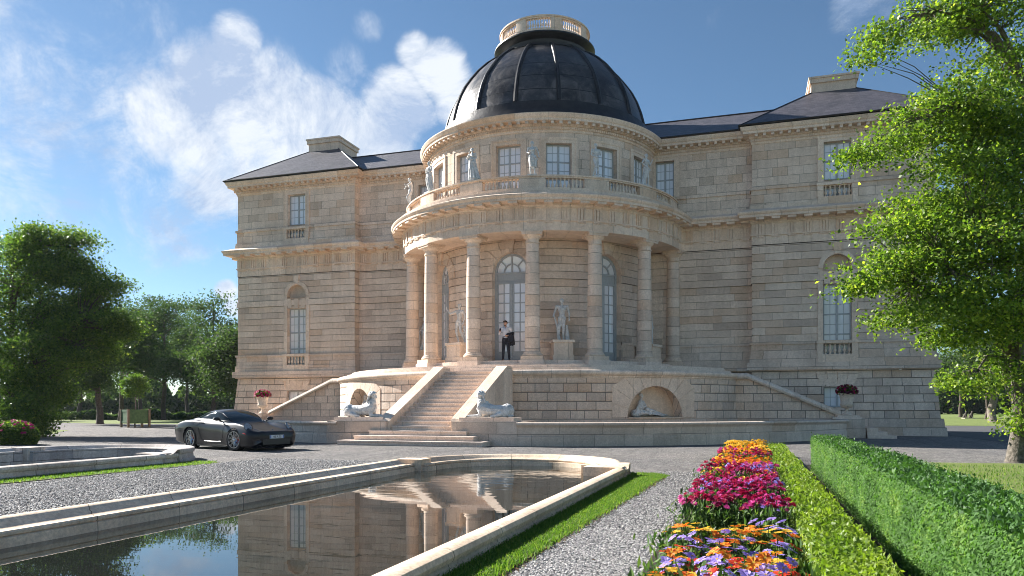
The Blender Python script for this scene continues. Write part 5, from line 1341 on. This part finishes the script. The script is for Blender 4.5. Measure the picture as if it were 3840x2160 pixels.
# sphinxes: lying lion bodies with a woman's bust
def sphinx(label, x, y, z, mir):
    root = empty('sphinx', label, 'sphinx', (x, y, z), 0, 'marble sphinxes flanking the stairs')
    m = lambda p: (p[0]*mir, p[1], p[2])
    C = lambda a, b, r, q, n=10: cap(bm, m(a), m(b), r, q, n)
    bm = bmesh.new()
    C((-.55,0,.23), (-.15,0,.25), .22, .20); C((-.15,0,.25), (.28,0,.32), .20, .24); ell(bm, m((-.64,0,.25)), (.26,.23,.255))
    for k in (-1, 1):
        ell(bm, m((-.58,k*.13,.20)), (.24,.115,.20)); C((-.42,k*.19,.11), (-.22,k*.22,.06), .09, .055); C((-.26,k*.22,.05), (-.10,k*.22,.045), .055, .045)
        C((.30,k*.12,.30), (.36,k*.15,.09), .10, .065); C((.34,k*.15,.06), (.78,k*.13,.05), .065, .045); ell(bm, m((.82,k*.13,.045)), (.075,.055,.04))
        for t in range(3): C((.84,k*.13+(t-1)*.03,.045), (.89,k*.13+(t-1)*.033,.03), .018, .014, 6)
        ell(bm, m((.42,k*.075,.36)), (.07,.065,.065))
    C((.26,0,.32), (.34,0,.54), .21, .16); ell(bm, m((.34,0,.46)), (.15,.21,.15)); C((.33,0,.56), (.37,0,.72), .085, .068)
    C((-.80,.05,.10), (-.88,-.05,.06), .03, .025); C((-.88,-.05,.06), (-.74,-.20,.04), .025, .02)
    head(bm, m((.40,0,.79)), 1.32, 90*mir, 10, True, 0)
    fuse(bm, 'body', 'marble', root, .018, 2, .004)
    bm = bmesh.new(); rd = random.Random(6)
    for k in range(46):
        t = rd.uniform(0, 2*PI); f = rd.uniform(-.1, 1); q = math.sqrt(max(0,1-f*f)); c = m((.365+math.cos(t)*q*.142, math.sin(t)*q*.142, .825+f*.125))
        if math.cos(t) > .35 and f < .42: continue
        ell(bm, c, (.046,.046,.040))
    for k in range(7): C((.26+.01*k,-.11+.036*k,.80), (.17+.012*k,-.12+.04*k,.56), .036, .028, 6)
    fuse(bm, 'hair', 'marble', root, .014, 1, .003)
    bm = bmesh.new()
    for k in range(9): a = -1.3+k*.33; C((.30-.02*k,math.sin(a)*.17,.58), (.48-.012*abs(k-4),math.sin(a)*.20,.33), .026, .020, 6)
    C((.22,.0,.52), (.02,.0,.36), .10, .13); C((.02,0,.36), (-.18,0,.30), .12, .13)
    for k in range(8): C((.20-.05*k,-.15,.44-.016*k), (.14-.055*k,-.20,.20), .024, .018, 6); C((.20-.05*k,.15,.44-.016*k), (.14-.055*k,.20,.20), .024, .018, 6)
    fuse(bm, 'shawl', 'marble', root, .018, 1, .005)
    return root
sp = sphinx('white marble sphinx with woman head facing right, left of the stairs', SX-2.53, -14.42, .99, 1)
sp2 = dup(sp); sp2.location.x = SX+2.53; sp2.scale = (-1, 1, 1); sp2['label'] = 'white marble sphinx with woman head facing left, right of the stairs'

# urns with flowers
for s_ in (-1, 1):
    u = empty('flower_urn', 'white fluted stone urn of %s' % ('bright pink red flowers behind the car' if s_ < 0 else 'dark red flowers in shade behind the hedge'), 'urn', (s_*15.3,-3.3,1.0), 0, 'fluted urns on the pedestals')
    mb = MB()
    P = [(.0,0),(.21,0),(.21,.05),(.17,.07),(.10,.14),(.055,.22),(.055,.27),(.08,.29),(.09,.31)]
    mb.lathe(P, 24); mb.box(-.23,.23,-.23,.23,-.06,.0)
    mb.build('foot', 'coping_stone', u, 40)
    mb = MB(); rows = []
    for r, z in [(.08,.31),(.17,.34),(.25,.41),(.28,.49),(.275,.50),(.255,.53),(.265,.70),(.30,.86),(.345,.93),(.36,.95),(.36,.985),(.33,.99),(.31,.96),(.28,.93)]:
        fl = .045 if .33 < z < .495 else 0
        rows.append([((r*(1+fl*math.cos(20*t))) * math.cos(t), (r*(1+fl*math.cos(20*t)))*math.sin(t), z) for t in [2*PI*k/80 for k in range(80)]])
    mb.grid(rows, closed_u=True); mb.build('bowl', 'coping_stone', u, 50)
    fb = empty('urn_flowers', '%s flower bush filling the stone urn %s' % (('bright pink', 'behind the car') if s_ < 0 else ('deep plum red', 'behind the tall hedge')), 'flowers', (s_*15.3,-3.3,1.98))
    rg = np.random.default_rng(9+s_); d = rg.normal(size=(1500,3)); d /= np.linalg.norm(d, axis=1)[:,None]; d *= (rg.random(1500)**.3)[:,None]; d = d*np.array([.42,.42,.26])+np.array([0,0,.08])
    leaves_mesh('foliage', d, .08, 'leaf_dark', fb, 3, bias=.3)
    random.seed(8); mb = MB()
    for k in range(100):
        t = random.uniform(0, 2*PI); f = random.uniform(-.35, 1); q = math.sqrt(max(0,1-f*f)); p = Vector((math.cos(t)*q*.45, math.sin(t)*q*.45, .10+f*.28)); head_pompon(mb, p, Vector((p.x, p.y, p.z+.1)), .062, k % 2)
    blossom_lv(mb.build('blossoms', ['petal_crimson', 'petal_pink'] if s_ < 0 else ['petal_plum', 'petal_crimson'], fb))
# small pale statues on the far right lawn
for k, px in enumerate((3620, 3642)):
    x, y = at(px, 95); root = empty('garden_statue', ('left', 'right')[k]+' of two small pale seated animal statues far across the right lawn', 'statue', (x, y, .0), R(20), 'pair of seated stone animals on the lawn')
    root.scale = (.62,)*3
    bm = bmesh.new(); cap(bm, (0,.3,.5), (0,-.15,.95), .30, .24); ell(bm, (0,-.28,1.32), (.2,.24,.2)); cap(bm, (0,-.2,1.0), (0,-.25,1.25), .2, .17)
    for q in (-1, 1): cap(bm, (q*.14,-.25,.9), (q*.14,-.32,.15), .1, .08); ell(bm, (q*.2,.25,.35), (.15,.3,.28)); ell(bm, (q*.12,-.2,1.5), (.05,.04,.08))
    mb = MB(); mb.box(-.5,.5,-.6,.6,0,.14); fuse(bm, 'figure', 'worn_stone', root, .05, 2); mb.build('base', 'worn_stone', root)
# ---------------------------------------------------------------- the man at the door
mx, my = at(1897, 36.0)
man = empty('person', 'man in white shirt and dark trousers looking at his phone, jacket over one arm', 'person', (mx, my, 3.57), R(14))
sc_ = 1.93/1.76
J = joints(ell=(-.27,-.02,1.17), wrl=(-.24,-.26,1.25), hdl=(-.22,-.36,1.30), elr=(.27,.03,1.16), wrr=(.08,-.18,1.08), hdr=(-.02,-.22,1.08), knl=(-.11,-.03,.50), knr=(.12,-.02,.50), anl=(-.12,.0,.09), anr=(.15,.0,.09), head=(-.02,-.04,1.63))
bm = bmesh.new(); body(bm, J, thick=.86); head(bm, J['head'], 1.0, -22, 18, False)
fuse(bm, 'body', 'skin', man, .010, 3).scale = (sc_,)*3
bm = bmesh.new(); g_ = lambda k: Vector(J[k])
cap(bm, (0,.0,1.02), g_('waist'), .135, .13); cap(bm, g_('waist'), g_('chest'), .13, .145); ell(bm, g_('chest')+Vector((0,0,.02)), (.178,.12,.155)); 
for k in ('l', 'r'): cap(bm, g_('chest')+Vector((0,0,.1)), g_('sh'+k), .078, .070); cap(bm, g_('sh'+k), g_('el'+k), .066, .055); cap(bm, g_('el'+k), g_('el'+k).lerp(g_('wr'+k), .72), .055, .045)
for k in range(9): a = k*.7; cap(bm, (math.cos(a)*.13,math.sin(a)*.105,1.05), (math.cos(a+.4)*.14,math.sin(a+.4)*.11,1.3), .014, .010, 6)
for k in (-1, 1): cap(bm, (k*.05,-.07,1.49), (k*.02,-.125,1.40), .018, .014, 6)
fuse(bm, 'shirt', 'shirt', man, .011, 2).scale = (sc_,)*3
bm = bmesh.new(); ell(bm, g_('pel')+Vector((0,0,.0)), (.172,.128,.13)); cap(bm, (0,0,.95), (0,.0,1.03), .135, .128)
for k, sg in (('l', -1), ('r', 1)): cap(bm, (sg*.075,0,.92), g_('kn'+k), .10, .072); cap(bm, g_('kn'+k), g_('an'+k)+Vector((0,0,.02)), .070, .050)
fuse(bm, 'trousers', 'trousers', man, .011, 2).scale = (sc_,)*3
mb = MB(); mb.lathe([(.150,.0),(.153,.0),(.153,.035),(.150,.035)], 24); b_ = mb.build('belt', 'belt', man); b_.location = (0,0,1.02*sc_); b_.scale = (sc_*.98, sc_*.84, sc_)
for k, sg in (('l', -1), ('r', 1)):
    bm = bmesh.new(); an = g_('an'+k); cap(bm, an+Vector((0,.03,-.045)), an+Vector((sg*.03,-.15,-.055)), .045, .036); ell(bm, an+Vector((0,.02,-.02)), (.05,.06,.05)); fuse(bm, 'shoe', 'shoe', man, .010, 1).scale = (sc_,)*3
bm = bmesh.new(); hc = Vector(J['head']); Mh = Matrix.Rotation(R(-22), 3, 'Z') @ Matrix.Rotation(R(18), 3, 'X')
for p, r in (((0,.02,.06),(.088,.098,.072)), ((0,-.05,.095),(.07,.05,.035)), ((0,.07,.0),(.075,.05,.07))): ell(bm, hc+Mh @ Vector(p), r)
for p in ((-.03,-.092,.026), (.03,-.092,.026)): cap(bm, hc+Mh @ (Vector(p)+Vector((-.012,0,0))), hc+Mh @ (Vector(p)+Vector((.012,0,0))), .005, .005, 6)
ell(bm, hc+Mh @ Vector((0,-.062,-.078)), (.042,.034,.030))
fuse(bm, 'hair', 'hair', man, .009, 1).scale = (sc_,)*3
ph = empty('phone', 'small black phone held up in the man’s hand', 'phone', (0,0,0)); ph.location = Matrix.Translation((mx,my,3.57)) @ (Matrix.Rotation(R(14), 4, 'Z') @ Vector((-.22*sc_,-.37*sc_,1.33*sc_)))
ph.rotation_euler = (R(-40), 0, R(10)); mb = MB(); mb.box(-.038,.038,-.006,.006,-.075,.075); mb.build('case', 'phone', ph); mb = MB(); mb.box(-.034,.034,.0061,.0075,-.07,.07); mb.build('screen', 'car_glass', ph)
jk = empty('jacket', 'dark jacket hanging over the man’s forearm', 'jacket', (mx, my, 3.57), R(14))
bm = bmesh.new(); rd = random.Random(2)
for k in range(9): x = .10+k*.027; cap(bm, (x,-.12-.01*(k%3),1.18-.012*k), (x+.02,-.16+.05*(k%2),.80+rd.uniform(-.06,.06)), .035, .030, 6); cap(bm, (x,-.04,1.16), (x+.06,.02,.70+rd.uniform(-.04,.06)), .035, .03, 6)
cap(bm, (.08,-.13,1.13), (.30,.0,1.20), .06, .075); fuse(bm, 'cloth', 'trousers', jk, .013, 2, .006).scale = (sc_,)*3
# ================================================================ sports car
car = empty('sports_car', 'dark grey two door sports car parked on the gravel before the left wing', 'car', (-5.22+.28, -19.68+.62, 0), R(-19))
# x, zb, ws, zs, wm, zm, wsh, zsh, wbl, zbl, wr, zr, zt
ST = [(2.19,.27,.55,.30,.62,.42,.58,.52,.46,.55,.26,.565,.57),
 (2.13,.17,.70,.24,.76,.42,.70,.585,.56,.60,.32,.61,.615),
 (1.98,.13,.82,.22,.86,.45,.77,.655,.56,.625,.34,.63,.64),
 (1.70,.13,.87,.24,.895,.50,.78,.785,.56,.68,.36,.685,.69),
 (1.25,.13,.89,.26,.915,.54,.77,.86,.56,.755,.38,.755,.765),
 (.95,.13,.88,.26,.905,.56,.77,.865,.60,.81,.42,.81,.82),
 (.74,.13,.87,.26,.895,.57,.78,.87,.67,.875,.54,.875,.895),
 (.45,.13,.865,.26,.885,.58,.80,.875,.73,.905,.595,1.035,1.075),
 (.05,.13,.865,.26,.885,.58,.81,.88,.75,.915,.54,1.195,1.24),
 (-.35,.13,.865,.26,.885,.58,.82,.885,.76,.92,.51,1.23,1.295),
 (-.75,.13,.875,.27,.90,.60,.845,.905,.77,.93,.51,1.18,1.26),
 (-1.15,.14,.90,.28,.93,.62,.865,.925,.76,.94,.50,1.055,1.15),
 (-1.55,.15,.90,.30,.93,.63,.85,.91,.72,.925,.48,.955,1.01),
 (-1.95,.18,.87,.33,.90,.63,.80,.85,.66,.86,.42,.875,.89),
 (-2.22,.22,.80,.36,.84,.60,.72,.77,.56,.79,.36,.80,.80),
 (-2.33,.30,.70,.38,.74,.55,.62,.66,.48,.68,.30,.69,.69)]
def cr(P, t):
    n = len(P)-1; k = min(int(t*n), n-1); u = t*n-k; p0, p1, p2, p3 = P[max(k-1,0)], P[k], P[k+1], P[min(k+2,n)]
    return tuple(.5*((2*b)+(-a+c)*u+(2*a-5*b+4*c-d)*u*u+(-a+3*b-3*c+d)*u**3) for a, b, c, d in zip(p0, p1, p2, p3))
def car_ring(t):
    x, zb, ws, zs, wm, zm, wsh, zsh, wbl, zbl, wr, zr, zt = cr(ST, t)
    return x, [(0,zb),(ws*.6,zb),(ws*.95,zb+.01),(ws,zs),(wm,zm),((wm+wsh)/2+.02,(zm*.35+zsh*.65)),(wsh,zsh),(wbl,zbl),((wbl+wr)/2+.012,(zbl+zr)/2+.01),(wr,zr),(wr*.55,zr+(zt-zr)*.75),(0,zt)]
NX, NR = 90, 66
def csurf(t, s_, off=0):
    def pt(t, s_): x, r = car_ring(min(max(t,0),1)); y, z = cr(r, s_); return Vector((x, y, z))
    p = pt(t, s_)
    if off:
        a = pt(t+.004, s_)-pt(t-.004, s_); b = pt(t, min(1,s_+.004))-pt(t, max(0,s_-.004)); n = b.cross(a); n.normalize()
        if n.y < 0 and p.y > .1: n = -n
        if n.z < 0 and p.y <= .1: n = -n
        p = p+n*off
    return p
grid = [[csurf(i/NX, j/NR) for j in range(NR+1)] for i in range(NX+1)]
def tx(x):      # station parameter of a given x
    lo, hi = 0, 1
    for _ in range(30):
        m = (lo+hi)/2
        if cr(ST, m)[0] > x: lo = m
        else: hi = m
    return lo
def kind_of(x, y, z, s_):
    if s_ > 7.25/11 and s_ < 8.8/11 and -1.28 < x < .62 and z > .93:
        lo = .93+(max(0, -x-.55)*.12); 
        if z > lo+.01 and not (-.30 < x < -.26): return 1                                 # side windows
    if s_ > 9.05/11 and .12 < x < .72: return 2                                                # windscreen
    if s_ > 7.7/11 and .30 < x < .70 and y < .66 and s_ > 8.9/11: return 2
    if s_ > 9.2/11 and -1.62 < x < -.82: return 3                                              # rear window
    return 0
parts = {0: MB(), 1: [MB(), MB()], 2: MB(), 3: MB()}
def qd(mb, idx, P, sg):
    base = mb
for sg in (1, -1):
    for i in range(NX):
        for j in range(NR):
            P = [grid[i][j], grid[i+1][j], grid[i+1][j+1], grid[i][j+1]]; c = (P[0]+P[1]+P[2]+P[3])/4
            k = kind_of(c.x, c.y, c.z, (j+.5)/NR); m = parts[k] if k != 1 else parts[1][0 if sg > 0 else 1]
            q = [(p.x, p.y*sg, p.z) for p in P]; m.face(q if sg > 0 else q[::-1])
def welded(m, name, mat, parent, sm=35):
    o = m.build(name, mat, parent, None); b = bmesh.new(); b.from_mesh(o.data); bmesh.ops.remove_doubles(b, verts=b.verts, dist=.0008); b.to_mesh(o.data); b.free()
    o.data.polygons.foreach_set('use_smooth', [True]*len(o.data.polygons)); return o
body_ = parts[0]
for t in (0, 1):    # close nose and tail
    rg_ = [csurf(t, j/NR) for j in range(NR+1)]; body_.face([(p.x, p.y, p.z) for p in rg_]+[(p.x, -p.y, p.z) for p in rg_[::-1]])
bo = welded(body_, 'body', 'car_paint', car)
# wheel arches cut out of the shell
bm = bmesh.new()
for x, r in ((1.25,.375),(-1.20,.385)):
    for k in (-1, 1): bmesh.ops.create_cone(bm, cap_ends=True, segments=40, radius1=r, radius2=r, depth=.50, matrix=Matrix.Translation((x, k*.84, .335)) @ Matrix.Rotation(PI/2, 4, 'X'))
cm = bpy.data.meshes.new('cut'); bm.to_mesh(cm); bm.free(); co = bpy.data.objects.new('cut', cm); TMP.collection.objects.link(co); tb = bpy.data.objects.new('tb', bo.data); TMP.collection.objects.link(tb)
mo = tb.modifiers.new('b', 'BOOLEAN'); mo.object = co; mo.operation = 'DIFFERENCE'; mo.solver = 'FAST'
TMP.view_layers[0].update(); dg = TMP.view_layers[0].depsgraph; nm = bpy.data.meshes.new_from_object(tb.evaluated_get(dg), depsgraph=dg)
bpy.data.objects.remove(tb); bo.data = nm; bpy.data.objects.remove(co)
for m_ in (nm.materials[1:] if len(nm.materials) > 1 else []): pass
nm.polygons.foreach_set('use_smooth', [True]*len(nm.polygons)); nm.set_sharp_from_angle(angle=R(40))
for k in (0, 1): welded(parts[1][k], 'side_window', 'car_glass', car)
welded(parts[2], 'windscreen', 'car_glass', car); welded(parts[3], 'rear_window', 'car_glass', car)
mb = MB()
for x in (1.25, -1.20):
    for k in (-1, 1): mb.lathe([(.37,-.2),(.37,.2)], 24); 
mbw = MB()
for x, r in ((1.25,.37),(-1.20,.38)):
    for k in (-1, 1):
        rows = [[(x+r*math.cos(a), y, .335+r*math.sin(a)) for a in [PI*q/20 for q in range(-2, 23)]] for y in (k*.60, k*.875)]
        mbw.grid(rows); mbw.face([(x+r*math.cos(PI*q/20), k*.6, .335+r*math.sin(PI*q/20)) for q in range(-2, 23)])
mbw.box(-2.1, 2.0, -.62, .62, .135, .6); mbw.build('underbody', 'black_trim', car)
# wheels
wheel = bpy.data.objects.new('wheel', None); COL.objects.link(wheel); wheel.parent = car; wheel.empty_display_size = .1
def lay(mb, name, mat, sm=30): o = mb.build(name, mat, wheel, sm); return o
def lathe_y(mb, prof, n=40): # prof: (radius, y outwards -y)
    rows = [[(r*math.cos(2*PI*k/n), y, r*math.sin(2*PI*k/n)) for k in range(n)] for r, y in prof]; mb.grid(rows, closed_u=True)
mb = MB(); lathe_y(mb, [(.255,-.10),(.265,-.125),(.30,-.135),(.33,-.125),(.345,-.10),(.345,.11),(.32,.13),(.255,.12)]); lay(mb, 'tyre', 'rubber', 40)
mb = MB(); lathe_y(mb, [(.24,.1),(.238,-.10),(.245,-.118),(.262,-.118),(.264,-.105),(.255,-.095)])
for k in range(10):
    a = 2*PI*k/10
    for q, w_ in ((-1,.010),(1,.010)):
        b0, b1 = a+q*.05, a+q*.235
        p0, p1 = Vector((math.cos(b0)*.05, -.085, math.sin(b0)*.05)), Vector((math.cos(b1)*.25, -.105, math.sin(b1)*.25)); mb.tube([p0, p0.lerp(p1,.5)+Vector((0,-.008,0)), p1], [.014,.010,.009], 5)
lathe_y(mb, [(.0,-.11),(.035,-.108),(.055,-.09),(.06,-.06)], 20); lay(mb, 'rim', 'rim_metal', 40)
mb = MB(); lathe_y(mb, [(.02,-.04),(.185,-.04),(.185,-.02),(.02,-.02)], 32); lay(mb, 'brake_disc', 'brake_disc'); mb = MB(); mb.box(.08,.19,-.075,-.0,-.09,.09); lay(mb, 'caliper', 'caliper')
mb = MB(); lathe_y(mb, [(.0,.05),(.24,.05),(.24,.09)], 24); lay(mb, 'wheel_back', 'black_trim')
for k, (x, sy, st) in enumerate(((1.25,-1,8),(-1.20,-1,0),(1.25,1,8),(-1.20,1,0))):
    o = wheel if k == 0 else dup(wheel, car); o.location = (x, sy*.775, .345); o.rotation_euler = (0, 0, R(st) if sy < 0 else R(180+st))
# trim lines on the shell
def line(name, pts, w_, mat, sg=-1, off=.004):
    mb = MB(); P = [csurf(t, s_, off) for t, s_ in pts]; P = [Vector((p.x, p.y*sg, p.z)) for p in P]; mb.tube(P, w_, 4, cap=False); return mb.build(name, mat, car)
S = lambda x, s_: (tx(x), s_/11)
for sg in (-1, 1):
    line('door_gap', [S(.72,7.0), S(.74,6), S(.72,5), S(.68,4.2), S(.66,3.5), S(.55,3.1)]+[S(.3-.1*k,3.05) for k in range(8)]+[S(-.55,3.3), S(-.68,4.2), S(-.76,5.2), S(-.72,6.2), S(-.62,7.0)], .005, 'black_trim', sg)
    mb = MB(); mb.box(-.62,-.44,-.012,.012,-.014,.014); h = mb.build('door_handle', 'black_trim', car); p = csurf(*S(-.5,5.5), .006); h.location = (0, p.y*sg, p.z)
    # wing mirror
    bm = bmesh.new(); ell(bm, (.50, sg*.985, .985), (.085,.125,.068)); cap(bm, (.52,sg*.80,.90), (.51,sg*.93,.955), .022, .03); fuse(bm, 'wing_mirror', 'car_paint', car, .012, 2)
    # headlight
    hl = MB(); c = csurf(*S(1.80,6.05), .0); c = Vector((c.x-.0, c.y*sg-sg*.03, c.z-.015)); n = Vector((.80, sg*.20, .56)).normalized(); a = n.cross(Vector((0,1,0))).normalized(); b = n.cross(a)
    for rr0, rr1, h0, h1 in ((.0,.09,.055,.050),(.09,.125,.050,.020)):
        hl.grid([[c+a*(rr*1.25*math.cos(q))+b*(rr*math.sin(q))+n*h for q in [2*PI*k/24 for k in range(24)]] for rr, h in ((rr0,h0),((rr0+rr1)/2,(h0+h1)/2+.002),(rr1,h1))], closed_u=True)
    hl = hl.build('headlight', 'lamp_glass', car, 60)
    rm = MB(); rm.tube([c+a*(.127*1.25*math.cos(q))+b*(.127*math.sin(q))+n*.022 for q in [2*PI*k/28 for k in range(29)]], .008, 5, cap=False); rm.build('lamp_ring', 'black_trim', hl)
    for q in range(4):
        rm = MB(); cc = c+a*(.045*(1 if q < 2 else -1))+b*(.035*(1 if q % 2 else -1))+n*.048; rm.tube([cc, cc+n*.012], [.018,.012], 8); rm.build('lamp_lens', 'chrome', hl)
    # front air intake with slats
    ai = MB(); pts = [csurf(0.028, s_/11, .006) for s_ in (3.05,3.4,3.8)]
    rows = [[csurf(t, s_/11, .008) for t in (.002,.02,.045,.07,.09)] for s_ in (2.55,2.9,3.2,3.5,3.72)]
    rows = [[Vector((p.x, p.y*sg, p.z)) for p in r] for r in rows]; ai.grid(rows); ao = ai.build('air_intake', 'black_trim', car, 60)
    ai = MB()
    for s_ in (2.85, 3.1, 3.35): ai.tube([Vector((p.x, p.y*sg, p.z)) for p in [csurf(t, s_/11, .014) for t in (.004,.02,.045,.07,.086)]], .006, 4)
    ai.build('slat', 'rim_metal', ao)
    mb = MB(); mb.tube([Vector((p.x, p.y*sg, p.z)) for p in [csurf(*S(x, 4.3), .006) for x in (1.74,1.80,1.88)]], [.010,.014,.010], 6); mb.build('side_marker', 'red_lens', car)
    # side scoop behind the door
    mb = MB(); rows = [[Vector((p.x, p.y*sg, p.z)) for p in [csurf(*S(-.80+.115*math.cos(q)*k+.05*(math.sin(q)*k), 5.25+.42*math.sin(q)*k), .006) for q in [2*PI*i/18 for i in range(18)]]] for k in (.02,.5,1.0)]
    mb.grid(rows, closed_u=True); mb.build('side_scoop', 'black_trim', car, 60)
    mb = MB(); mb.tube([(-2.25,sg*.62,.70),(-2.12,sg*.80,.72),(-1.98,sg*.885,.70)], .022, 6); mb.build('tail_lamp', 'red_lens', car)
    mb = MB(); mb.box(-.80, .85, *sorted((sg*.78, sg*.875)), .11, .15); mb.build('side_skirt', 'black_trim', car)
for sg in (-1, 1):
    line('window_trim', [S(.60-.1*k, 7.32) for k in range(19)], .006, 'black_trim', sg); line('roof_seam', [S(.70-.066*k, 9.0-.0*k) for k in range(9)], .009, 'car_paint', sg, .006)
# centre front: grille, plate, splitter, emblem, wipers, seats
mb = MB(); mb.box(2.12,2.205,-.50,.50,.20,.36); mb.build('front_grille', 'black_trim', car)
mb = MB(); rows = []
for z, e in ((.10,.03),(.135,.05),(.15,.0)): rows.append([(2.20-.42*(abs(y)/.86)**3.2+e, y, z) for y in [k*.86/12 for k in range(-12, 13)]])
mb.grid(rows); mb.build('front_splitter', 'car_paint', car, 50)
pt = MB(); pt.box(2.215,2.228,-.26,.26,.385,.495); pl = pt.build('number_plate', 'plate_white', car)
for y in (-.25, .215): m = MB(); m.box(2.2285,2.2295,y,y+.035,.39,.49); m.build('blue_band', 'plate_blue', pl)
m = MB()
for a in ((-.26,.26,.495,.503),(-.26,.26,.377,.385)): m.box(2.216,2.230,a[0],a[1],a[2],a[3])
m.build('plate_edge', 'plate_black', pl)
def text(body_, size, loc, rot, mat, parent, name):
    c = bpy.data.curves.new(name, 'FONT'); c.body = body_; c.size = size; c.align_x = 'CENTER'; c.align_y = 'CENTER'; c.extrude = .001; c.space_character = 1.12
    tmp = bpy.data.objects.new('t', c); TMP.collection.objects.link(tmp); TMP.view_layers[0].update(); me = bpy.data.meshes.new_from_object(tmp.evaluated_get(TMP.view_layers[0].depsgraph)); bpy.data.objects.remove(tmp)
    me.materials.clear(); o = link(name, me, mat, parent); o.location = loc; o.rotation_euler = rot; return o
text('HÉRÊS', .105, (2.231, 0, .433), (PI/2, 0, PI/2), 'plate_black', pl, 'plate_lettering')
m = MB(); p = csurf(*S(1.98, 10.9), .004); m.tube([p, p+Vector((.004,0,.006))], [.028,.02], 10); m.build('emblem', 'chrome', car)
bm = bmesh.new()
for y in (-.35, .35): ell(bm, (-.15,y,.72), (.10,.22,.33), (0,-12,0)); ell(bm, (-.18,y,1.05), (.06,.10,.10))
fuse(bm, 'seats', 'black_trim', car, .025, 2)
m = MB(); m.tube([(.42+.03*math.sin(q),.35+.17*math.cos(q),.86+.15*math.sin(q)) for q in [2*PI*k/20 for k in range(21)]], .014, 6); m.build('steering_wheel', 'black_trim', car)
# ================================================================ thin summer haze
s = NT('air'); s.t.nodes.remove(s.b)
pv = s.n('ShaderNodeVolumePrincipled', {'Color': (.80,.88,1,1), 'Density': .0001, 'Anisotropy': .3}); s.l(pv.outputs[0], s.o.inputs['Volume'])
mb = MB(); mb.box(-330, 330, -55, 330, -1.2, 48); hz_ = mb.build('haze', 'air'); tag(hz_, 'thin pale haze', kind='stuff')
bpy.data.scenes.remove(TMP)
